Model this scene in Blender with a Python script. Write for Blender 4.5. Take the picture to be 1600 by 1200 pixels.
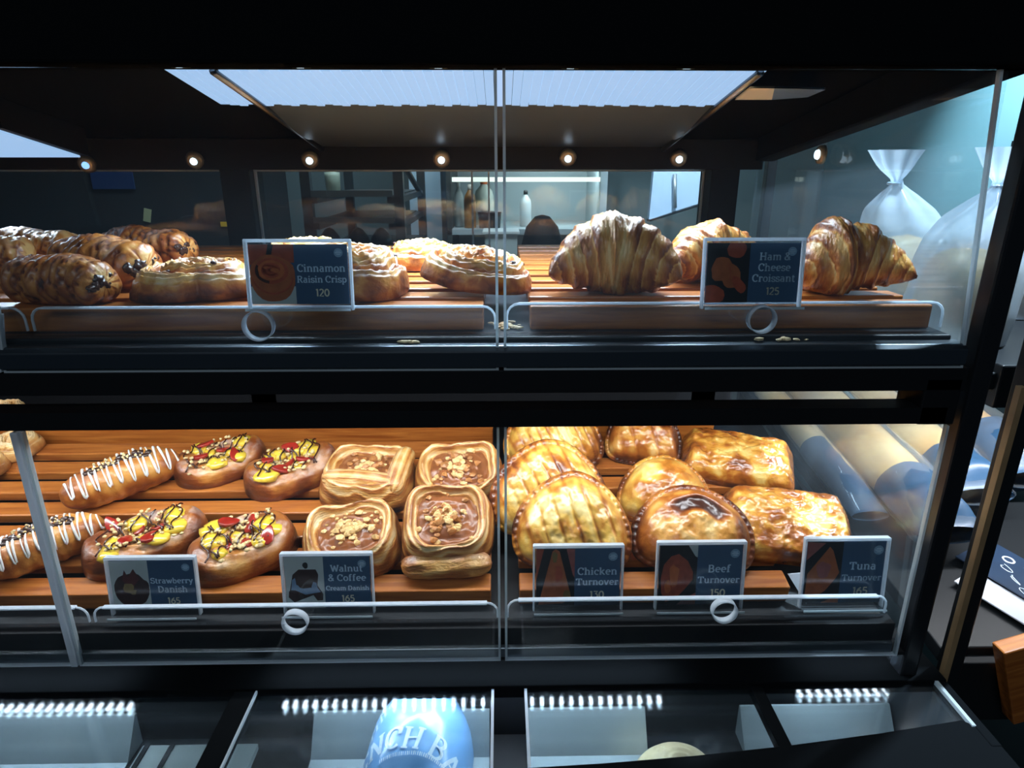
import bpy, bmesh, math, random
from mathutils import Vector, Matrix, noise
random.seed(7)
PI = math.pi
for _o in list(bpy.data.objects):
    bpy.data.objects.remove(_o, do_unlink=True)
SC = bpy.context.scene
COL = SC.collection
E = 1.45                                   # eye height above the floor; case heights below are given from eye level
def Z(z): return E + z

# ------------------------------------------------------------------ camera
PITCH, YAW, F = math.radians(18.8), math.radians(-1.0), 1000.0
cam = bpy.data.cameras.new('camera')
cam.sensor_width = 36.0
cam.lens = 36.0 * F / 1600.0
cam.clip_start, cam.clip_end = 0.02, 60
camo = bpy.data.objects.new('camera', cam)
COL.objects.link(camo)
camo.location = (0, 0, E)
camo.rotation_euler = (PI / 2 - PITCH, 0, YAW)
SC.camera = camo

# ------------------------------------------------------------------ world, exposure, large lights
w = bpy.data.worlds.new('world')
SC.world = w
w.use_nodes = True
w.node_tree.nodes['Background'].inputs[0].default_value = (0.35, 0.55, 0.8, 1)
w.node_tree.nodes['Background'].inputs[1].default_value = 0.028
SC.view_settings.view_transform = 'Standard'
SC.view_settings.look = 'None'
SC.view_settings.gamma = 1.0
SC.view_settings.exposure = 0.0
SC.view_settings.use_curve_mapping = False

def area(name, loc, target, sx, sy, power, color, spread=180):
    l = bpy.data.lights.new(name, 'AREA')
    l.shape = 'RECTANGLE'; l.size = sx; l.size_y = sy; l.energy = power; l.color = color
    l.spread = math.radians(spread)
    o = bpy.data.objects.new(name, l); COL.objects.link(o)
    o.location = loc
    o.rotation_euler = (Vector(target) - Vector(loc)).to_track_quat('-Z', 'Y').to_euler()
    return o
def spot(name, loc, target, power, color, angle, blend=0.6, r=0.02):
    l = bpy.data.lights.new(name, 'SPOT')
    l.energy = power; l.color = color; l.spot_size = math.radians(angle); l.spot_blend = blend; l.shadow_soft_size = r
    o = bpy.data.objects.new(name, l); COL.objects.link(o)
    o.location = loc
    o.rotation_euler = (Vector(target) - Vector(loc)).to_track_quat('-Z', 'Y').to_euler()
    return o
COOL = (0.66, 0.83, 1.0)
area('canopy_led_light', (-0.03, 0.86, Z(0.078)), (-0.03, 0.83, Z(-0.2)), 0.66, 0.10, 7.0, COOL, 136)
area('canopy_led_light', (-0.80, 1.03, Z(0.022)), (-0.85, 0.9, Z(-0.2)), 0.18, 0.06, 2.0, COOL, 136)
area('lower_shelf_led_light', (-0.30, 0.69, Z(-0.207)), (-0.30, 0.80, Z(-0.45)), 1.5, 0.03, 5.0, (0.90, 0.94, 1.0))
area('kitchen_fill_light', (0.1, 1.65, Z(1.2)), (0.1, 2.5, Z(-0.2)), 1.6, 0.3, 25.0, (0.68, 0.86, 1.0))  # added fill, brightens the kitchen wall and panel from above
area('shop_ceiling_light', (-0.4, -1.3, 2.75), (0, 0.6, Z(-.3)), 1.6, 0.5, 10.0, (0.75, 0.88, 1.0))
spot('bread_corner_spot', (0.85, 0.80, Z(0.85)), (0.72, 0.98, Z(-0.2)), 210.0, (0.66, 0.84, 1.0), 70)
spot('wall_fill_spot', (0.95, 1.75, Z(0.75)), (1.45, 1.95, Z(0.06)), 240.0, (0.62, 0.83, 1.0), 50, 1.0)  # added lamp that makes the bright pool on the right wall
area('rack_fill_light', (0.80, 0.78, Z(-0.262)), (0.80, 1.02, Z(-0.5)), 0.45, 0.02, 5.5, (0.92, 0.95, 1.0))  # added under the rack shelf only to brighten the baguettes
for _x, _w, _p in ((-0.62, 0.36, 1.6), (-0.03, 0.46, 2.4), (0.41, 0.12, 1.0)):
    area('well_fill_light', (_x, 0.640, Z(-0.5915)), (_x, 0.53, Z(-0.72)), _w, 0.008, _p * 0.45, (0.70, 0.86, 1.0))  # added hidden lights below the deck frame, brighten the well

# ------------------------------------------------------------------ pixel -> point of the place
_cp, _sp = math.cos(PITCH), math.sin(PITCH)
def ray(px, py):
    x, u = (px - 800) / F, (600 - py) / F
    d = Vector((x, _cp + u * _sp, u * _cp - _sp))
    return Matrix.Rotation(YAW, 3, 'Z') @ d
def at_y(px, py, Y):
    d = ray(px, py); p = d * (Y / d.y); return Vector((p.x, p.y, Z(p.z)))
def at_z(px, py, z):
    d = ray(px, py); p = d * (z / d.z); return Vector((p.x, p.y, Z(p.z)))
def at_x(px, py, X):
    d = ray(px, py); p = d * (X / d.x); return Vector((p.x, p.y, Z(p.z)))
UP_Z = -0.135                               # top of the upper trays
LOW_Z, LOW_Y, LOW_S = -0.477, 0.64, 0.2126  # top of the lower trays: height at its front, slope towards the back
TILT = math.atan(LOW_S)
def on_tray(px, py, h, low):
    d = ray(px, py)
    if low:
        t = (LOW_Z + h - LOW_S * LOW_Y) / (d.z - LOW_S * d.y)
    else:
        t = (UP_Z + h) / d.z
    p = d * t
    return Vector((p.x, p.y, Z(p.z - h))), t   # t: distance along the view axis (pixels -> metres: px * t / F)

def project(p):
    q = Matrix.Rotation(-YAW, 3, 'Z') @ (Vector(p) - Vector((0, 0, E)))
    d = q.y * _cp - q.z * _sp; u = q.y * _sp + q.z * _cp
    return 800 + F * q.x / d, 600 - F * u / d
# ------------------------------------------------------------------ mesh helpers
def mesh_obj(name, verts, faces, m, parent=None, smooth=False, toast=None):
    me = bpy.data.meshes.new(name)
    me.from_pydata([tuple(v) for v in verts], [], faces)
    me.update()
    bm = bmesh.new(); bm.from_mesh(me)
    bmesh.ops.recalc_face_normals(bm, faces=bm.faces)
    bm.to_mesh(me); bm.free()
    if smooth:
        me.polygons.foreach_set('use_smooth', [True] * len(me.polygons))
    ms = m if isinstance(m, (list, tuple)) else [m]
    for k in ms: me.materials.append(k)
    if toast is not None:
        a = me.attributes.new('toast', 'FLOAT', 'POINT')
        a.data.foreach_set('value', [float(t) for t in toast])
    o = bpy.data.objects.new(name, me)
    COL.objects.link(o)
    if parent is not None: o.parent = parent
    return o
class MB:
    def __init__(s): s.v, s.f, s.mi = [], [], []
    def add(s, vs, fs, mi=0):
        b = len(s.v); s.v += [Vector(v) for v in vs]
        s.f += [[i + b for i in f] for f in fs]; s.mi += [mi] * len(fs); return s
    def box(s, x0, x1, y0, y1, z0, z1, mi=0, M=None):
        vs = [Vector((x, y, z)) for x in (x0, x1) for y in (y0, y1) for z in (z0, z1)]
        if M is not None: vs = [M @ v for v in vs]
        return s.add(vs, [[0,1,3,2],[4,6,7,5],[0,4,5,1],[2,3,7,6],[0,2,6,4],[1,5,7,3]], mi)
    def prism(s, poly, axis, a0, a1, mi=0):
        """poly: 2D outline; axis 'x' -> (y,z), 'y' -> (x,z), 'z' -> (x,y)"""
        n = len(poly)
        def mk(p, a): return {'x': (a, p[0], p[1]), 'y': (p[0], a, p[1]), 'z': (p[0], p[1], a)}[axis]
        vs = [mk(p, a0) for p in poly] + [mk(p, a1) for p in poly]
        fs = [list(range(n))[::-1], list(range(n, 2 * n))] + [[i, (i + 1) % n, n + (i + 1) % n, n + i] for i in range(n)]
        return s.add(vs, fs, mi)
    def tube(s, pts, r, n=8, mi=0, closed=False, cap=True):
        pts = [Vector(p) for p in pts]; N = len(pts)
        rr = r if callable(r) else (lambda t: r)
        vs = []
        prev = None
        for i, p in enumerate(pts):
            a = pts[(i - 1) % N] if (closed or i > 0) else p
            b = pts[(i + 1) % N] if (closed or i < N - 1) else p
            t = (b - a)
            t = t.normalized() if t.length > 1e-9 else Vector((1, 0, 0))
            ref = prev if prev is not None else (Vector((0, 0, 1)) if abs(t.z) < 0.9 else Vector((0, 1, 0)))
            x = (ref - t * ref.dot(t)); x = x.normalized() if x.length > 1e-6 else t.orthogonal().normalized()
            prev = x
            y = t.cross(x)
            R = rr(i / max(1, N - 1))
            for k in range(n):
                q = 2 * PI * k / n
                vs.append(p + (x * math.cos(q) + y * math.sin(q)) * R)
        fs = []
        for i in range(N if closed else N - 1):
            j = (i + 1) % N
            for k in range(n):
                fs.append([i*n+k, i*n+(k+1)%n, j*n+(k+1)%n, j*n+k])
        if cap and not closed:
            fs += [list(range(n))[::-1], list(range((N-1)*n, N*n))]
        return s.add(vs, fs, mi)
    def lathe(s, prof, n=24, mi=0, c=(0, 0, 0)):
        vs = []
        for r, z in prof:
            for k in range(n):
                q = 2*PI*k/n; vs.append((c[0]+r*math.cos(q), c[1]+r*math.sin(q), c[2]+z))
        m = len(prof); fs = []
        for i in range(m-1):
            for k in range(n):
                fs.append([i*n+k, i*n+(k+1)%n, (i+1)*n+(k+1)%n, (i+1)*n+k])
        fs += [list(range(n))[::-1], list(range((m-1)*n, m*n))]
        return s.add(vs, fs, mi)
    def blob(s, c, r, seed=0, amp=0.25, mi=0, sub=1):
        bm = bmesh.new(); bmesh.ops.create_icosphere(bm, subdivisions=sub, radius=1)
        rx, ry, rz = r if isinstance(r, (tuple, list)) else (r, r, r)
        vs = []
        for v in bm.verts:
            k = 1 + amp * noise.noise(v.co * 1.7 + Vector((seed * 3.1, seed * 1.7, 0)))
            vs.append((c[0] + v.co.x*rx*k, c[1] + v.co.y*ry*k, c[2] + v.co.z*rz*k))
        fs = [[v.index for v in f.verts] for f in bm.faces]
        bm.free()
        return s.add(vs, fs, mi)
    def build(s, name, m, parent=None, smooth=False, bevel=0):
        o = mesh_obj(name, s.v, s.f, m, parent, smooth)
        if len(o.data.materials) > 1: o.data.polygons.foreach_set('material_index', s.mi)
        if bevel:
            b = o.modifiers.new('bevel', 'BEVEL'); b.width = bevel; b.segments = 2; b.limit_method = 'ANGLE'
        return o
def tag(o, label=None, cat=None, group=None, kind=None):
    if label: o['label'] = label
    if cat: o['category'] = cat
    if group: o['group'] = group
    if kind: o['kind'] = kind
    return o
def thing(name, label, cat, loc=(0, 0, 0), M=None, group=None):
    o = bpy.data.objects.new(name, None); o.empty_display_size = 0.03
    COL.objects.link(o); o.location = loc
    if M is not None: o.rotation_euler = M.to_euler()
    return tag(o, label, cat, group)
def fbm(p, sc, seed=0, oc=3):
    s, a, q = 0.0, 1.0, Vector(p) * sc + Vector((seed * 7.3, seed * 3.7, seed * 1.9))
    for _ in range(oc):
        s += a * noise.noise(q); a *= 0.5; q = q * 2.03
    return s

# ------------------------------------------------------------------ materials
def mat(name, color, rough=0.5, metal=0.0, emit=None, es=0.0, spec=0.5, coat=0.0, sss=0.0, noise_amt=0.0, nscale=30.0, bump=0.0):
    m = bpy.data.materials.new(name); m.use_nodes = True
    nt = m.node_tree; b = nt.nodes['Principled BSDF']
    b.inputs['Base Color'].default_value = (*color, 1); b.inputs['Roughness'].default_value = rough
    b.inputs['Metallic'].default_value = metal; b.inputs['Specular IOR Level'].default_value = spec
    b.inputs['Coat Weight'].default_value = coat; b.inputs['Coat Roughness'].default_value = 0.15
    if sss:
        b.inputs['Subsurface Weight'].default_value = sss; b.inputs['Subsurface Radius'].default_value = (0.01, 0.005, 0.003)
    if emit:
        b.inputs['Emission Color'].default_value = (*emit, 1); b.inputs['Emission Strength'].default_value = es
    if noise_amt or bump:
        tc = nt.nodes.new('ShaderNodeTexCoord'); n = nt.nodes.new('ShaderNodeTexNoise')
        n.inputs['Scale'].default_value = nscale; n.inputs['Detail'].default_value = 5
        nt.links.new(tc.outputs['Object'], n.inputs['Vector'])
        if noise_amt:
            mx = nt.nodes.new('ShaderNodeMix'); mx.data_type = 'RGBA'
            mx.inputs[6].default_value = (*[c * (1 - noise_amt) for c in color], 1)
            mx.inputs[7].default_value = (*[min(1, c * (1 + noise_amt)) for c in color], 1)
            nt.links.new(n.outputs['Fac'], mx.inputs[0]); nt.links.new(mx.outputs[2], b.inputs['Base Color'])
        if bump:
            bp = nt.nodes.new('ShaderNodeBump'); bp.inputs['Strength'].default_value = bump; bp.inputs['Distance'].default_value = 0.003
            nt.links.new(n.outputs['Fac'], bp.inputs['Height']); nt.links.new(bp.outputs['Normal'], b.inputs['Normal'])
    return m
def glass(name, tint=(0.96, 0.98, 0.98), refl=1.0, haze=0.0, hcol=(0.7, 0.85, 1.0), rough=0.03, spots=0.0):
    """thin clear sheet: straight-through transparency, Fresnel mirror, a little dirt"""
    m = bpy.data.materials.new(name); m.use_nodes = True
    nt = m.node_tree; nt.nodes.clear()
    out = nt.nodes.new('ShaderNodeOutputMaterial'); tr = nt.nodes.new('ShaderNodeBsdfTransparent')
    gl = nt.nodes.new('ShaderNodeBsdfGlossy'); fr = nt.nodes.new('ShaderNodeLayerWeight'); mx = nt.nodes.new('ShaderNodeMixShader')
    tr.inputs[0].default_value = (*tint, 1); gl.inputs['Roughness'].default_value = rough; fr.inputs['Blend'].default_value = 0.5
    ml = nt.nodes.new('ShaderNodeMath'); ml.operation = 'MULTIPLY'; ml.inputs[1].default_value = refl
    pw = nt.nodes.new('ShaderNodeMath'); pw.operation = 'POWER'; pw.inputs[1].default_value = 5.0
    ad = nt.nodes.new('ShaderNodeMath'); ad.operation = 'MULTIPLY_ADD'; ad.inputs[1].default_value = 0.96; ad.inputs[2].default_value = 0.04
    nt.links.new(fr.outputs['Facing'], pw.inputs[0]); nt.links.new(pw.outputs[0], ad.inputs[0])   # Schlick
    nt.links.new(ad.outputs[0], ml.inputs[0]); nt.links.new(ml.outputs[0], mx.inputs[0])
    nt.links.new(tr.outputs[0], mx.inputs[1]); nt.links.new(gl.outputs[0], mx.inputs[2])
    last = mx
    if haze or spots:
        df = nt.nodes.new('ShaderNodeBsdfTranslucent'); df.inputs[0].default_value = (*hcol, 1)
        d2 = nt.nodes.new('ShaderNodeBsdfDiffuse'); d2.inputs[0].default_value = (*hcol, 1)
        dm = nt.nodes.new('ShaderNodeMixShader'); nt.links.new(df.outputs[0], dm.inputs[1]); nt.links.new(d2.outputs[0], dm.inputs[2])
        m2 = nt.nodes.new('ShaderNodeMixShader')
        tc = nt.nodes.new('ShaderNodeTexCoord'); n = nt.nodes.new('ShaderNodeTexNoise'); n.inputs['Scale'].default_value = 6; n.inputs['Detail'].default_value = 6
        nt.links.new(tc.outputs['Object'], n.inputs['Vector'])
        mr = nt.nodes.new('ShaderNodeMapRange'); mr.inputs['From Min'].default_value = 0.3; mr.inputs['From Max'].default_value = 0.75
        mr.inputs['To Min'].default_value = haze * 0.4; mr.inputs['To Max'].default_value = haze * 1.6
        nt.links.new(n.outputs['Fac'], mr.inputs['Value']); nt.links.new(mr.outputs[0], m2.inputs[0])
        nt.links.new(mx.outputs[0], m2.inputs[1]); nt.links.new(dm.outputs[0], m2.inputs[2]); last = m2
    nt.links.new(last.outputs[0], out.inputs[0])
    return m
def crust(name, stops, nscale=35.0, stretch=(1, 1, 1), amp=0.8, rough=0.38, coat=0.35, bump=0.5, bscale=120.0, sugar=0.0):
    """baked dough: colour runs pale -> dark with the toast attribute and noise; sugar adds a powder dusting in patches"""
    m = bpy.data.materials.new(name); m.use_nodes = True
    nt = m.node_tree; b = nt.nodes['Principled BSDF']; L = nt.links.new
    tc = nt.nodes.new('ShaderNodeTexCoord'); mp = nt.nodes.new('ShaderNodeMapping'); mp.inputs['Scale'].default_value = stretch
    L(tc.outputs['Object'], mp.inputs['Vector'])
    n1 = nt.nodes.new('ShaderNodeTexNoise'); n1.inputs['Scale'].default_value = nscale; n1.inputs['Detail'].default_value = 6; n1.inputs['Distortion'].default_value = 0.6
    L(mp.outputs[0], n1.inputs['Vector'])
    at = nt.nodes.new('ShaderNodeAttribute'); at.attribute_name = 'toast'
    s1 = nt.nodes.new('ShaderNodeMath'); s1.operation = 'MULTIPLY_ADD'; s1.inputs[1].default_value = amp; s1.inputs[2].default_value = -0.5 * amp
    L(n1.outputs['Fac'], s1.inputs[0])
    s2 = nt.nodes.new('ShaderNodeMath'); s2.operation = 'ADD'; L(s1.outputs[0], s2.inputs[0]); L(at.outputs['Fac'], s2.inputs[1])
    cr = nt.nodes.new('ShaderNodeValToRGB'); el = cr.color_ramp.elements
    while len(el) < len(stops): el.new(0.5)
    for e, (p, c) in zip(el, stops): e.position = p; e.color = (*c, 1)
    L(s2.outputs[0], cr.inputs[0])
    colour = cr.outputs[0]
    b.inputs['Roughness'].default_value = rough; b.inputs['Coat Weight'].default_value = coat; b.inputs['Coat Roughness'].default_value = 0.22
    b.inputs['Subsurface Weight'].default_value = 0.0
    if sugar:
        n2 = nt.nodes.new('ShaderNodeTexNoise'); n2.inputs['Scale'].default_value = 22; n2.inputs['Detail'].default_value = 8; n2.inputs['Roughness'].default_value = 0.7
        L(tc.outputs['Object'], n2.inputs['Vector'])
        r2 = nt.nodes.new('ShaderNodeMapRange'); r2.inputs['From Min'].default_value = 0.45; r2.inputs['From Max'].default_value = 0.7; r2.inputs['To Max'].default_value = sugar
        L(n2.outputs['Fac'], r2.inputs['Value'])
        mx = nt.nodes.new('ShaderNodeMix'); mx.data_type = 'RGBA'; mx.inputs[7].default_value = (0.85, 0.83, 0.8, 1)
        ge = nt.nodes.new('ShaderNodeNewGeometry'); sx = nt.nodes.new('ShaderNodeSeparateXYZ'); L(ge.outputs['Normal'], sx.inputs[0])
        r4 = nt.nodes.new('ShaderNodeMapRange'); r4.inputs['From Min'].default_value = 0.35; r4.inputs['From Max'].default_value = 0.85; L(sx.outputs['Z'], r4.inputs['Value'])
        mm = nt.nodes.new('ShaderNodeMath'); mm.operation = 'MULTIPLY'; L(r2.outputs[0], mm.inputs[0]); L(r4.outputs[0], mm.inputs[1])
        L(mm.outputs[0], mx.inputs[0]); L(colour, mx.inputs[6]); colour = mx.outputs[2]
    L(colour, b.inputs['Base Color'])
    n3 = nt.nodes.new('ShaderNodeTexNoise'); n3.inputs['Scale'].default_value = bscale; n3.inputs['Detail'].default_value = 5
    L(mp.outputs[0], n3.inputs['Vector'])
    bp = nt.nodes.new('ShaderNodeBump'); bp.inputs['Strength'].default_value = bump; bp.inputs['Distance'].default_value = 0.003
    L(n3.outputs['Fac'], bp.inputs['Height']); L(bp.outputs[0], b.inputs['Normal'])
    return m

M = {}
M['black'] = mat('black_enamel', (0.012, 0.014, 0.017), 0.35, spec=0.3)
M['black_matte'] = mat('black_matte', (0.008, 0.009, 0.011), 0.6, spec=0.2)
M['black_flat'] = mat('black_flat_paint', (0.006, 0.007, 0.008), 0.9, spec=0.0)
M['steel'] = mat('brushed_steel', (0.42, 0.47, 0.50), 0.38, 0.55, noise_amt=0.15, nscale=14)
M['dark_steel'] = mat('dark_steel', (0.20, 0.225, 0.25), 0.30, 1.0)
M['reflector'] = mat('canopy_reflector', (0.14, 0.20, 0.27), 0.35, 0.6, noise_amt=0.15, nscale=9)
M['glass'] = glass('clear_acrylic', refl=0.7, haze=0.006)
M['back_glass'] = glass('rear_glass', refl=0.8, haze=0.004)
M['end_glass'] = glass('dusty_end_glass', refl=1.0, haze=0.032)
M['deck_glass'] = glass('deck_glass', (0.75, 0.82, 0.84), refl=1.8, haze=0.012, rough=0.11)
M['acrylic'] = glass('guard_acrylic', (0.93, 0.95, 0.96), refl=1.0, haze=0.02)
def edge_mat(name, c, f):
    m = bpy.data.materials.new(name); m.use_nodes = True
    nt = m.node_tree; L = nt.links.new; out = nt.nodes['Material Output']; b = nt.nodes['Principled BSDF']
    b.inputs['Base Color'].default_value = (*c, 1); b.inputs['Roughness'].default_value = .3
    t = nt.nodes.new('ShaderNodeBsdfTranslucent'); t.inputs[0].default_value = (*c, 1)
    mx = nt.nodes.new('ShaderNodeMixShader'); mx.inputs[0].default_value = f
    L(b.outputs[0], mx.inputs[1]); L(t.outputs[0], mx.inputs[2]); L(mx.outputs[0], out.inputs[0])
    return m
M['edge'] = edge_mat('acrylic_edge_lit', (0.88, 0.94, 1.0), .55)  # LED light piped to the cut edges, put into a near-white colour
M['edge_dim'] = edge_mat('acrylic_edge_dim', (0.70, 0.78, 0.82), .5)  # darker copy for edges with less piped light
M['led'] = mat('led_diffuser', (0.07, 0.10, 0.14), 0.5, emit=(0.37, 0.58, 0.90), es=1.0)
M['led_dot'] = mat('led_chip', (0.9, 0.95, 1), 0.5, emit=(0.70, 0.85, 1.0), es=38.0)
M['spot'] = mat('spot_lens', (0.9, 0.95, 1), 0.5, emit=(0.62, 0.82, 1.0), es=2.5)
M['spot_blue'] = mat('spot_lens_blue', (0.3, 0.5, 1), 0.5, emit=(0.25, 0.5, 1.0), es=1.6)
M['spot_rim'] = mat('spot_rim', (0.35, 0.30, 0.2), 0.35, 0.6)
def wood(name, a, b_):
    m = bpy.data.materials.new(name); m.use_nodes = True
    nt = m.node_tree; b = nt.nodes['Principled BSDF']; L = nt.links.new
    tc = nt.nodes.new('ShaderNodeTexCoord'); mp = nt.nodes.new('ShaderNodeMapping'); mp.inputs['Scale'].default_value = (2, 30, 30)
    n = nt.nodes.new('ShaderNodeTexNoise'); n.inputs['Scale'].default_value = 5; n.inputs['Detail'].default_value = 6; n.inputs['Distortion'].default_value = 0.8
    cr = nt.nodes.new('ShaderNodeValToRGB'); cr.color_ramp.elements[0].color = (*a, 1); cr.color_ramp.elements[1].color = (*b_, 1)
    cr.color_ramp.elements[0].position = 0.3; cr.color_ramp.elements[1].position = 0.72
    L(tc.outputs['Object'], mp.inputs[0]); L(mp.outputs[0], n.inputs['Vector']); L(n.outputs['Fac'], cr.inputs[0]); L(cr.outputs[0], b.inputs['Base Color'])
    b.inputs['Roughness'].default_value = 0.35; b.inputs['Coat Weight'].default_value = 0.25
    bp = nt.nodes.new('ShaderNodeBump'); bp.inputs['Strength'].default_value = 0.15; bp.inputs['Distance'].default_value = 0.002
    L(n.outputs['Fac'], bp.inputs['Height']); L(bp.outputs[0], b.inputs['Normal'])
    return m
M['wood'] = wood('varnished_pine', (0.30, 0.075, 0.012), (0.56, 0.19, 0.035))
GOLD = [(0.0, (0.88, 0.62, 0.26)), (0.28, (0.70, 0.33, 0.065)), (0.5, (0.42, 0.125, 0.018)), (0.75, (0.17, 0.038, 0.008)), (1.0, (0.05, 0.012, 0.005))]
YELLOW = [(0.0, (0.95, 0.78, 0.36)), (0.30, (0.82, 0.48, 0.09)), (0.55, (0.52, 0.18, 0.022)), (0.8, (0.20, 0.045, 0.009)), (1.0, (0.07, 0.018, 0.006))]
BROWN = [(0.0, (0.82, 0.50, 0.18)), (0.26, (0.56, 0.21, 0.038)), (0.55, (0.26, 0.062, 0.011)), (1.0, (0.04, 0.011, 0.006))]
M['croissant'] = crust('croissant_crust', GOLD, 34, (2.4, .8, .8), 1.0, bump=.7)
M['crisp'] = crust('raisin_crisp_crust', GOLD, 55, amp=0.9, sugar=0.75, coat=0.2)
M['chocbread'] = crust('chocolate_bread_crust', BROWN, 32, amp=0.9, sugar=0.30, coat=0.25, bump=0.7, bscale=70)
M['turnover'] = crust('turnover_crust', YELLOW, 28, (1, 1, 1), 1.1, rough=0.28, coat=0.7)
M['turnover_dark'] = crust('beef_turnover_crust', GOLD, 30, (1, 1, 1), 1.0, rough=0.3, coat=0.6)
M['tuna'] = crust('tuna_turnover_crust', [(0.0, (0.92, 0.66, 0.20)), (0.28, (0.72, 0.32, 0.045)), (0.52, (0.40, 0.11, 0.015)), (1.0, (0.07, 0.018, 0.007))], 42, (1, 1.4, 1), 1.2, rough=0.26, coat=0.8, bump=0.8, bscale=90)
M['danish'] = crust('danish_dough', [(0.0, (0.90, 0.68, 0.36)), (0.3, (0.74, 0.39, 0.105)), (0.55, (0.44, 0.145, 0.025)), (1.0, (0.10, 0.028, 0.008))], 30, (1, 1, 4), 0.9, sugar=0.30, coat=0.4, bump=0.8)
M['berry_dough'] = crust('strawberry_danish_dough', BROWN, 26, (1, 1, 2), 0.8, sugar=0.6, coat=0.35)
M['roll'] = crust('iced_roll_dough', GOLD, 30, amp=0.8, sugar=0.15)
M['bun'] = crust('swirl_bun_dough', [(0.0, (0.93, 0.76, 0.48)), (0.4, (0.80, 0.48, 0.17)), (0.7, (0.5, 0.2, 0.05)), (1.0, (0.16, 0.05, 0.015))], 26, amp=0.6, sugar=0.3)
M['choc'] = mat('dark_chocolate', (0.045, 0.018, 0.012), 0.3, coat=0.3, noise_amt=0.4, nscale=90, bump=0.5)
M['drizzle'] = mat('chocolate_drizzle', (0.05, 0.013, 0.008), 0.2, coat=0.5)
M['icing'] = mat('white_icing', (0.86, 0.85, 0.82), 0.3, sss=0.1)
M['custard'] = mat('yellow_custard', (0.90, 0.62, 0.06), 0.2, coat=0.6, sss=0.1, noise_amt=0.12, nscale=50)
M['strawberry'] = mat('strawberry_flesh', (0.36, 0.022, 0.012), 0.2, coat=0.7, noise_amt=0.5, nscale=60)
M['streusel'] = mat('streusel', (0.78, 0.58, 0.28), 0.5, noise_amt=0.3, nscale=120)
M['cream'] = mat('coffee_cream', (0.27, 0.088, 0.026), 0.32, coat=0.25, noise_amt=0.35, nscale=60, bump=0.6)
M['walnut'] = mat('walnut_pieces', (0.46, 0.19, 0.055), 0.4, noise_amt=0.75, nscale=70)
M['walnut_pale'] = mat('walnut_pale', (0.80, 0.52, 0.22), 0.4, noise_amt=0.3, nscale=70)
M['filling'] = mat('beef_filling', (0.16, 0.03, 0.01), 0.22, coat=0.7, noise_amt=0.5, nscale=60, bump=0.5)
M['raisin'] = mat('raisin', (0.05, 0.015, 0.012), 0.4)
M['crumb'] = mat('pastry_crumbs', (0.75, 0.55, 0.30), 0.6, noise_amt=0.3, nscale=200)

# ------------------------------------------------------------------ the room
def structure(name, mb, m):
    o = mb.build(name, m); o['kind'] = 'structure'; return o
M['floor'] = mat('dark_floor', (0.03, 0.03, 0.033), 0.4, noise_amt=0.2, nscale=4)
M['kitchen_wall'] = mat('kitchen_wall_paint', (0.11, 0.15, 0.155), 0.45, noise_amt=0.12, nscale=3)
M['dark_wall'] = mat('dark_wall_paint', (0.018, 0.024, 0.028), 0.6, noise_amt=0.3, nscale=5)
M['teal_wall'] = mat('teal_wall_paint', (0.10, 0.19, 0.21), 0.5, noise_amt=0.15, nscale=3)
structure('floor', MB().box(-2.6, 2.2, -1.0, 3.1, -0.1, 0), M['floor'])
structure('wall_back', MB().box(-0.95, 2.2, 3.0, 3.1, 0, 2.9), M['kitchen_wall'])
structure('wall_left', MB().box(-2.6, -0.95, 2.3, 3.1, 0, 2.9), M['dark_wall'])
structure('wall_right', MB().box(1.45, 1.55, 0.9, 3.0, 0, 2.9), M['teal_wall'])
structure('ceiling', MB().box(-2.6, 2.2, 1.4, 3.1, 2.9, 3.0), M['dark_wall'])

# ------------------------------------------------------------------ the display case
CX0, CX1 = -1.15, 0.47
case = thing('display_case', 'black bakery display case with clear acrylic flaps, two lit shelves and a glass deck', 'display case', (0, 0.9, 0))
def cpart(name, mb, m, bevel=0, smooth=False, parent=None):
    o = mb.build(name, m, parent or case, smooth, bevel)
    if parent is None: o.location = (0, -0.9, 0)
    return o
cpart('canopy', MB().prism([(.625, Z(.085)), (.665, Z(.085)), (.68, Z(.125)), (.77, Z(.118)), (1.21, Z(.045)), (1.31, Z(.045)), (1.31, Z(.42)), (.625, Z(.42))], 'x', CX0, CX1 + .02), M['black_flat'], 0.003)
# reflector sheet and LED diffuser on its sloped underside
def slope_z(Y): return Z(0.105 - 0.164 * (Y - 0.78))
refl = MB()
N = 24
prof = [(0.925 + (1.2 - 0.925) * i / N) for i in range(N + 1)]
pts = [(y, slope_z(y) - 0.004 - 0.008 * math.sin(PI * (i / N)) * (1 if i < N * 0.7 else 0.6)) for i, y in enumerate(prof)]
refl.prism(pts + [(y, slope_z(y) + 0.003) for y in prof[::-1]], 'x', -0.312, 0.288)
cpart('reflector_sheet', refl, M['reflector'])
for s, x in ((-1, -0.312), (1, 0.288)):
    cpart('reflector_rod', MB().tube([(x, .775, Z(.098)), (x, 1.0, Z(.061)), (x, 1.2, Z(.028))], 0.0045, 8), M['dark_steel'], smooth=True)
ld = MB()
x = -0.365
LEDX1 = 0.292
k = 0
while x < LEDX1:                               # ribbed diffuser, one rib per chip
    y0 = 0.770 + 0.010 * (k % 2)
    ld.box(x, x + 0.0105, y0, 0.918 + 0.008 * ((k * 7) % 3) / 2, 0, 0.004, M=Matrix.Translation((0, 0, slope_z(0.85) - 0.006)) @ Matrix.Translation((0, .85, 0)) @ Matrix.Rotation(math.atan(-0.164), 4, 'X') @ Matrix.Translation((0, -.85, 0)))
    x += 0.0112; k += 1
ls = cpart('led_strip', ld, M['led'])
cpart('led_strip', MB().prism([(.95, Z(.045)), (1.12, Z(.0135)), (1.12, Z(.0165)), (.95, Z(.048))], 'x', -.92, -.685), M['led'])
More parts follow.
